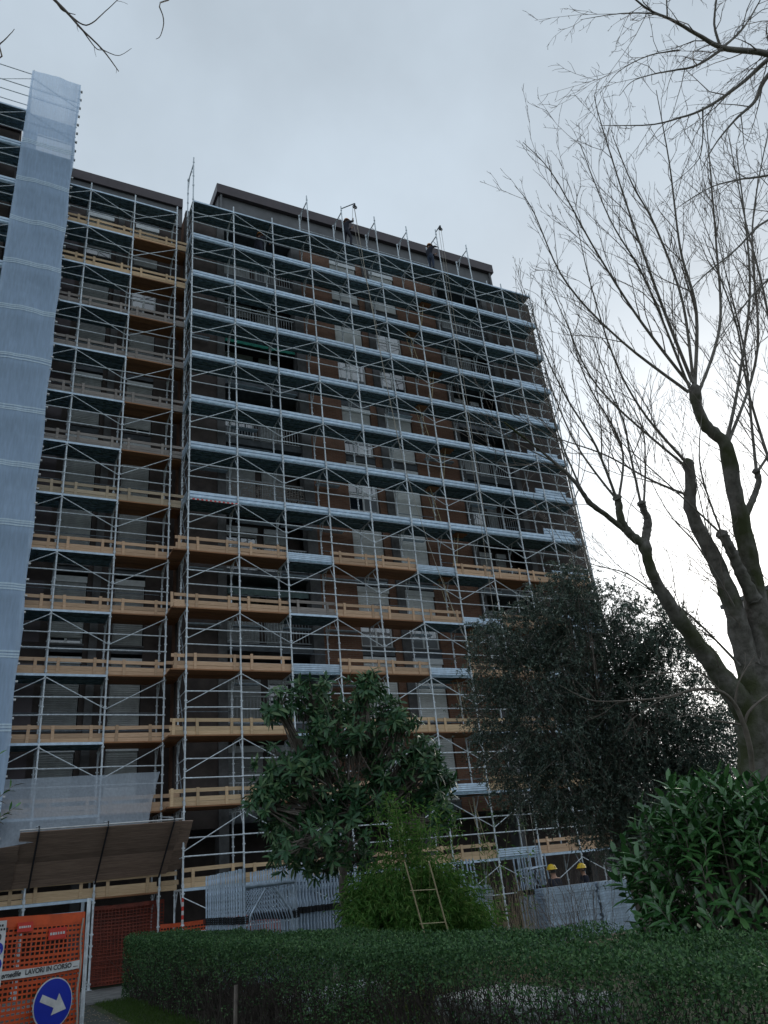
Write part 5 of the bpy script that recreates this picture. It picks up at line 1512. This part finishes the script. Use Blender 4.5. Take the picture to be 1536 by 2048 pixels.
# ------------------------------------------------------------------ cherry laurel, close on the right
rq = np.random.default_rng(23)
lc = np.array((1.12,-18.4,.95)); lr = np.array((1.05,1.05,1.2))
CL = thing('cherry_laurel', (lc[0], lc[1], GZ), 'large glossy laurel bush with long leaves at the right edge', 'shrub')
st = MB(); Pl, Dl, Nl, Ll, Wl = [], [], [], [], []
for k in range(420):
    u = rdir(1, rq)[0]
    if u[2] < -.55: u[2] = -u[2]
    tip = lc+u*lr*rq.uniform(.62,1.06)
    d = unit(u*.8+np.array((0,0,.75))+rq.normal(size=3)*.25)
    s_ = tip-d*rq.uniform(.25,.4)
    if k % 2 == 0: st.tube([lc*.6+s_*.4-(0,0,.3), s_, tip], [.012,.008,.004], 4, cap=False)
    m_ = rq.integers(9, 14); a = np.arange(m_)*2.4+rq.uniform(0,6); t = np.linspace(.05,1,m_)
    x_ = unit(np.cross(d,(.2,.9,.1))); y_ = np.cross(d,x_)
    el = .25+.75*t**2
    ld = np.cos(el)[:,None]*(np.cos(a)[:,None]*x_+np.sin(a)[:,None]*y_)+np.sin(el)[:,None]*d
    Pl.append(s_+d*(np.linalg.norm(tip-s_)*t)[:,None]); Dl.append(ld+np.array((0,0,-.08)))
    Nl.append(np.repeat(d[None],m_,0)+np.array((0,0,.6))+rq.normal(size=(m_,3))*.15)
    Ll.append(rq.uniform(.14,.22,m_)); Wl.append(rq.uniform(.045,.068,m_))
Pl, Dl, Nl, Ll, Wl = map(np.concatenate, (Pl, Dl, Nl, Ll, Wl))
order = np.argsort(np.linalg.norm(Pl-CAMN, axis=1)+np.where(Pl[:,0]-lc[0] > .75, 3, 0))
cr = leaf_part('foliage', [leaf_arrays(Pl[order[300:]], Dl[order[300:]], Nl[order[300:]], Ll[order[300:]], Wl[order[300:]], .12, .2, 2)], W['laurel'], CL)
leaf_objs(cr, Pl, Dl, Nl, Ll, Wl, order[:300], W['laurel'], .14, .18, seed=5)
tag(part('stems', st.mesh('stems', W['twig']), CL), kind='stuff')
# sprig at the left edge
SP = thing('leafy_shrub', (-6.2,-16.6,GZ), 'leafy green sprig poking in at the left edge beside the netting', 'shrub')
st = MB(); Pl, Dl, Nl, Ll, Wl = [], [], [], [], []
for e, n_ in (((-5.28,-16.45,2.60),12), ((-5.24,-16.4,2.42),13), ((-5.36,-16.5,2.30),9), ((-5.42,-16.55,2.86),5), ((-5.5,-16.5,2.65),14), ((-5.6,-16.5,2.4),14)):
    e = np.array(e); s_ = np.array((-6.15,-16.6,1.6)); mid = (s_+e)/2+np.array((0,0,.1))
    st.tube([np.array((-6.2,-16.6,GZ)), s_, mid, e], [.02,.013,.008,.003], 5, cap=False)
    d = unit(e-mid); t = np.linspace(.35,1,n_); a = np.arange(n_)*2.4
    x_ = unit(np.cross(d,(.1,.2,.9))); y_ = np.cross(d,x_); el = .35+.6*t**3
    Pl.append(mid+(e-mid)*t[:,None]); Dl.append(np.cos(el)[:,None]*(np.cos(a)[:,None]*x_+np.sin(a)[:,None]*y_)+np.sin(el)[:,None]*d)
    Nl.append(np.repeat(d[None],n_,0)*.4+np.array((0,0,1))); Ll.append(rq.uniform(.085,.12,n_)); Wl.append(rq.uniform(.03,.04,n_))
Pl, Dl, Nl, Ll, Wl = map(np.concatenate, (Pl, Dl, Nl, Ll, Wl))
stm = part('stems', st.mesh('stems', W['twig']), SP)
leaf_objs(stm, Pl, Dl, Nl, Ll, Wl, range(len(Pl)), W['laurel'], .12, .15, seed=6)

# ------------------------------------------------------------------ clipped hedge
rh = np.random.default_rng(40)
HX0, HX1, HY0, HY1, HT = -2.0, -.68, -23.2, -2.7, .91
HG = thing('clipped_hedge', (-1.35,-12,GZ), 'long clipped dark green hedge across the foreground', 'hedge')
def gap(y, z):
    """how open the lower hedge is at this place, 0 closed to 1 open"""
    g = .3*np.clip((.45-z)/.5, 0, 1)
    for cy_, cz_, ry, rz_, a in ((-11.8,.10,3.3,.46,1.25),(-17.9,.46,1.5,.22,1.2),(-15.3,.0,1.2,.3,.7),(-21,.1,1.2,.4,.7),(-5.5,-.1,1.2,.2,.6)):
        g = np.maximum(g, a*np.exp(-((y-cy_)/ry)**4-((z-cz_)/rz_)**4))
    g = g*(.82+.3*np.sin(y*5.1+z*7)*np.sin(z*9-y*2.3))
    return g
arr = []
def hedge_leaves(n, xf, zf, nrm, nd, top=False, side=False):
    y = HY0+(HY1-HY0)*rh.random(n)**1.0
    # nearer stretches carry more, smaller leaves
    near = np.clip((y-HY1)/(HY0-HY1), 0, 1)
    keep = rh.random(n) < (.35+.65*near); y = y[keep]; near = near[keep]; n = len(y)
    x, z = xf(n), zf(n)
    wave = .035*np.sin(y*1.3)+.025*np.sin(y*3.7+1)+.02*np.sin(y*9)
    if top: z = z+wave+.025*np.sin(x*6+y*4)
    else: x = x+wave*1.2*np.sin(z*3+1)
    if not top:
        k2 = rh.random(n) > gap(y, z)*1.0
        x, y, z, near = x[k2], y[k2], z[k2], near[k2]; n = len(x)
    P = np.stack([x, y, z], -1)
    L = rh.uniform(.016,.030,n)*(1.75-.75*near)
    D = unit(rh.normal(size=(n,3))+np.array(nd)); N = unit(rh.normal(size=(n,3))*.6+np.array(nrm))
    arr.append(leaf_arrays(P, D, N, L, L*.62, .08, .2))
hedge_leaves(100000, lambda n: rh.uniform(HX0, HX1, n), lambda n: HT+.03-np.abs(rh.normal(0,.06,n)), (0,0,1), (0,0,.7), top=True)
hedge_leaves(72000, lambda n: HX0-.02+np.abs(rh.normal(0,.2,n)), lambda n: GZ+.04+(HT-GZ)*rh.random(n)**.5, (-1,0,.5), (-.6,0,.4))
hedge_leaves(45000, lambda n: HX1+.02-np.abs(rh.normal(0,.1,n)), lambda n: GZ+.05+(HT-GZ)*rh.random(n)**.8, (1,0,.4), (.6,0,.3))
hedge_leaves(30000, lambda n: rh.uniform(HX0+.1, HX1-.1, n), lambda n: HT-.05-rh.random(n)**2.2*.9, (0,0,1), (0,0,.3))
# far end face
n = 9000
P = np.stack([rh.uniform(HX0,HX1,n), HY1+.02-np.abs(rh.normal(0,.08,n)), rh.uniform(GZ+.04,HT+.02,n)], -1); L = rh.uniform(.03,.05,n)
arr.append(leaf_arrays(P, unit(rh.normal(size=(n,3))+np.array((0,.6,.3))), unit(rh.normal(size=(n,3))*.6+np.array((0,1,.4))), L, L*.6, .08, .2))
# upright sprigs breaking the clipped top
n = 5000
y = rh.uniform(HY0,HY1,n); P = np.stack([rh.uniform(HX0,HX1,n), y, HT+rh.uniform(0,.05,n)], -1); L = rh.uniform(.02,.035,n)
arr.append(leaf_arrays(P, unit(rh.normal(size=(n,3))*.5+np.array((0,0,1))), rdir(n, rh), L, L*.6, .05, .2))
leaf_part('foliage', arr, W['hedge'], HG)
st = MB()
for k in range(1300):
    y = rh.uniform(HY0,HY1); x = rh.uniform(HX0+.15,HX1-.15)
    p = np.array((x,y,GZ-.02)); q = [p]; d = unit(np.array((rh.normal(0,.12),rh.normal(0,.18),1)))
    for _ in range(4): d = unit(d+rh.normal(size=3)*.14); q.append(q[-1]+d*.29)
    st.tube(q, np.linspace(rh.uniform(.006,.013),.002,5), 4, cap=False)
    for _ in range(2):
        s_ = q[rh.integers(1,4)]; e = s_+unit(rh.normal(size=3)+np.array((0,0,.7)))*rh.uniform(.15,.4)
        st.tube([s_, (s_+e)/2+rh.normal(size=3)*.02, e], [.005,.0035,.0015], 3, cap=False)
tag(part('stems', st.mesh('stems', W['stem']), HG), kind='stuff')
for y in (-12.15,): part('stake', MB().tube([(-2.03,y,GZ-.05),(-2.0,y,.42)], .03, 7).mesh('stake', W['twig']), HG)
# grass strip along the hedge foot and grass under it
n = 26000
x = rh.uniform(-2.62,-1.7,n); y = rh.uniform(-23,-2.6,n)
big = np.concatenate([np.stack([x,y],-1), np.stack([rh.uniform(-.7,.8,12000), rh.uniform(-13,-8,12000)],-1)])
P = np.concatenate([big, np.full((len(big),1),GZ)],1); n = len(P)
V, F = leaf_arrays(P, unit(rh.normal(size=(n,3))*.45+np.array((0,0,1))), rdir(n, rh), rh.uniform(.03,.09,n), rh.uniform(.005,.009,n), .1, .1)
g_ = solo('grass', mesh_np('grass', V, F, W['grassl'])); tag(g_, 'short green grass along the foot of the hedge', 'grass', kind='stuff')
# pebbly litter and fallen leaves on the drive's edge
n = 900
P = np.stack([np.concatenate([rh.normal(-2.9,.15,n//2), rh.uniform(-5.2,-2.8,n-n//2)]), rh.uniform(-22,-3,n), np.full(n,GZ+.012)],-1)
V, F = leaf_arrays(P, unit(rh.normal(size=(n,3))*np.array((1,1,.15))), np.tile((0,0,1.),(n,1))+rh.normal(size=(n,3))*.15, rh.uniform(.02,.05,n), rh.uniform(.015,.03,n), .1, .2)
tag(solo('leaf_litter', mesh_np('leaf_litter', V, F, W['wood_t'])), 'small dry leaves scattered on the drive', 'leaves', kind='stuff')
# ------------------------------------------------------------------ people
def person(name, loc, rz, label, J, hm, cols, scale=1.0):
    """J: joint positions in the person's own frame (facing +Y, x to their right)"""
    V, E, Rr, tagm = [], [], [], []
    def v(p, r): V.append(p); Rr.append(r); return len(V)-1
    def chain(i0, pts, t):
        k = i0
        for p, r in pts:
            j = v(p, r); E.append((k, j)); tagm.append(t); k = j
        return k
    pel = v(J['pelvis'], .155)
    ch = chain(pel, [(J['waist'], .15), (J['chest'], .175), (J['neck0'], .12)], 1)
    nk = chain(ch, [(J['neck'], .06)], 0)
    hd = chain(nk, [(J['head0'], .082), (J['head'], .10), (J['crown'], .075)], 0)
    for s in 'lr':
        k = chain(2, [(J['sh'+s], .085), (J['el'+s], .056), (J['wr'+s], .042)], 1)
        d = Vector(J['wr'+s])-Vector(J['el'+s]); d.normalize()
        w = Vector(J['wr'+s]); sd = d.cross(Vector((0,0,1)) if abs(d.z) < .8 else Vector((0,1,0))).normalized(); nn = sd.cross(d)
        k = chain(k, [(tuple(w+d*.035), .033), (tuple(w+d*.085), .036)], 0)
        for f_, (o_, L) in enumerate(((-.03,.075),(-.010,.085),(.010,.08),(.028,.062))):
            chain(k, [(tuple(w+d*.105+sd*o_), .0095), (tuple(w+d*(.105+L*.5)+sd*o_+nn*.012), .009), (tuple(w+d*(.105+L*.8)+sd*o_+nn*.04), .008)], 0)
        chain(k-1 if False else k, [(tuple(w+d*.06-sd*.045+nn*.01), .011), (tuple(w+d*.10-sd*.06+nn*.03), .009)], 0)
    for s in 'lr':
        k = chain(pel, [(J['hip'+s], .11), (J['kn'+s], .075), (J['an'+s], .055)], 2)
        chain(k, [(J['he'+s], .052), (J['to'+s], .042)], 3)
    me = bpy.data.meshes.new('body'); me.from_pydata([tuple(p) for p in V], E, [])
    o = bpy.data.objects.new('tmp', me); COL.objects.link(o)
    md = o.modifiers.new('s', 'SKIN'); md.use_smooth_shade = True
    for i, sv in enumerate(me.skin_vertices[0].data):
        sv.radius = (Rr[i], Rr[i]*(.72 if i in (0,1,2,3) else 1)); sv.use_root = (i == 0)
    sb = o.modifiers.new('d', 'SUBSURF'); sb.levels = 1; sb.render_levels = 1
    dg = bpy.context.evaluated_depsgraph_get(); dg.update()
    b = bpy.data.meshes.new_from_object(o.evaluated_get(dg)); b.name = 'body'
    bpy.data.objects.remove(o)
    b.materials.clear()
    for m in cols: b.materials.append(m)
    A = np.array([V[e[0]] for e in E]); B = np.array([V[e[1]] for e in E]); tg = np.array(tagm)
    for p in b.polygons:
        c = np.array(p.center); ab = B-A
        t = np.clip(((c-A)*ab).sum(1)/((ab**2).sum(1)+1e-9), 0, 1)
        dd = np.linalg.norm(c-(A+ab*t[:,None]), axis=1)
        p.material_index = int(tg[np.argmin(dd)]); p.use_smooth = True
    t_ = thing(name, loc, label, 'person', None, rz=rz)
    t_.scale = (scale,)*3
    part('body', b, t_, (0,0,0), local=True)
    # helmet: shell, brim, ridge
    H = Vector(J['head']); upv = (Vector(J['crown'])-Vector(J['head0'])).normalized()
    q = Vector((0,0,1)).rotation_difference(upv)
    hb = MB(); rings = []
    for k in range(6):
        a = k/5*math.pi/2*.97; rings.append((math.cos(a), math.sin(a)))
    n = 18; Vs = []
    for c_, s_ in rings:
        for i in range(n):
            th = 2*math.pi*i/n; rad = .128*c_*(1.0+.12*abs(math.sin(th)))
            Vs.append((rad*math.cos(th), rad*math.sin(th), .035+.13*s_))
    Vs += [(.165*math.cos(2*math.pi*i/n), .150*math.sin(2*math.pi*i/n)*(1.25 if math.sin(2*math.pi*i/n) > 0 else 1), .02) for i in range(n)]
    F = [(r*n+i, r*n+(i+1) % n, (r+1)*n+(i+1) % n, (r+1)*n+i) for r in range(5) for i in range(n)]
    F += [(6*n+i, 6*n+(i+1) % n, (i+1) % n, i) for i in range(n)]
    hm_ = mesh_np('helmet', np.array(Vs), np.array(F), hm, smooth=True)
    ho = part('helmet', hm_, t_, tuple(H), local=True); ho.rotation_mode = 'QUATERNION'; ho.rotation_quaternion = q
    st_ = MB(); st_.tube([(-.10,.05,.03),(-.085,.06,-.06),(0,.085,-.12),(.085,.06,-.06),(.10,.05,.03)], .007, 5)
    st_.tube([(0,-.14,.06),(0,-.07,.165),(0,.07,.165),(0,.15,.06)], .010, 5)
    part('chin_strap', st_.mesh('chin_strap', W['black']), ho, (0,0,0), local=True)
    # face: nose, eyes, mouth; ears; short hair below the shell
    fc = MB(); fc.obox((0,.105,-.005),(1,0,0),(0,1,.3),(0,-.3,1),.012,.016,.022)
    for sx in (-1,1): fc.obox((sx*.102,.0,-.005),(1,0,0),(0,1,0),(0,0,1),.012,.018,.03)
    fo = part('nose_and_ears', fc.mesh('nose_and_ears', cols[0]), ho, (0,0,0), local=True)
    ey = MB()
    for sx in (-1,1): ey.obox((sx*.035,.097,.015),(1,0,0),(0,1,0),(0,0,1),.012,.006,.006)
    ey.obox((0,.095,-.055),(1,0,0),(0,1,0),(0,0,1),.025,.006,.005)
    part('eyes_and_mouth', ey.mesh('eyes_and_mouth', W['boot']), ho, (0,0,0), local=True)
    ha = MB()
    for k in range(9):
        a = math.pi+math.pi*k/8
        ha.obox((.098*math.cos(a),.100*math.sin(a),-.02),(-math.sin(a),math.cos(a),0),(math.cos(a),math.sin(a),0),(0,0,1),.021,.008,.045)
    part('hair', ha.mesh('hair', W['hair']), ho, (0,0,0), local=True)
    return t_
def stand(**k):
    J = dict(pelvis=(0,0,.95), waist=(0,0,1.08), chest=(0,.0,1.30), neck0=(0,-.01,1.44), neck=(0,0,1.51), head0=(0,.02,1.58), head=(0,.03,1.66), crown=(0,.02,1.74),
             shr=(.19,0,1.41), elr=(.25,-.02,1.13), wrr=(.26,.10,.90), shl=(-.19,0,1.41), ell=(-.25,-.02,1.13), wrl=(-.26,.10,.90),
             hipr=(.10,0,.88), knr=(.12,.03,.49), anr=(.12,-.02,.09), her=(.12,-.04,.055), tor=(.135,.16,.04),
             hipl=(-.10,0,.88), knl=(-.12,.03,.49), anl=(-.12,-.02,.09), hel=(-.12,-.04,.055), tol=(-.135,.16,.04))
    J.update(k); return J
CW = [W['skin'], W['navy'], W['navy'], W['boot']]
CJ = [W['skin'], W['navy'], W['jean'], W['boot']]
TOPZ = LV(14)+.004
person('person', (7.42,.10,TOPZ), -R(78), 'worker in dark clothes and pale helmet reaching up to the pulley rope',
       stand(elr=(.27,.26,1.50), wrr=(.18,.33,1.76), ell=(-.24,.24,1.26), wrl=(-.10,.40,1.46), chest=(0,.05,1.30), head=(0,.08,1.65), head0=(0,.06,1.58), crown=(0,.06,1.74), neck=(0,.04,1.51), knr=(.12,.16,.50), anr=(.13,.10,.09), her=(.13,.07,.055), tor=(.14,.28,.04), anl=(-.12,-.14,.09), hel=(-.12,-.17,.055), tol=(-.13,.03,.04), knl=(-.12,-.04,.5)), W['helmet_o'], CW)
person('person', (12.10,.12,TOPZ), -R(80), 'worker in dark jacket and orange helmet pulling the twin ropes on the roof deck',
       stand(elr=(.24,.22,1.52), wrr=(.14,.42,1.68), ell=(-.22,.22,1.22), wrl=(-.08,.42,1.34), head=(0,.06,1.66)), W['helmet_o'], CJ)
person('person', (3.15,.55,LV(13)+.004), -R(60), 'dark-clothed worker half hidden below the top deck near the corner',
       stand(elr=(.26,.22,1.30), wrr=(.2,.42,1.35), anl=(-.14,-.12,.09), hel=(-.14,-.15,.055), tol=(-.15,.05,.04)), W['helmet_o'], CW)
person('person', (9.55,-4.55,GZ+.02), R(8), 'worker in dark jacket with larger yellow helmet seen from behind at the plank stack',
       stand(elr=(.24,.12,1.14), wrr=(.18,.32,1.05), ell=(-.24,.12,1.14), wrl=(-.18,.32,1.05)), W['helmet'], CW, 1.03)
person('person', (11.45,-3.55,GZ+.02), R(70), 'worker with smaller yellow helmet standing farther right at the plank stack',
       stand(elr=(.26,.06,1.14), wrr=(.2,.24,1.0)), W['helmet'], CW, 1.0)
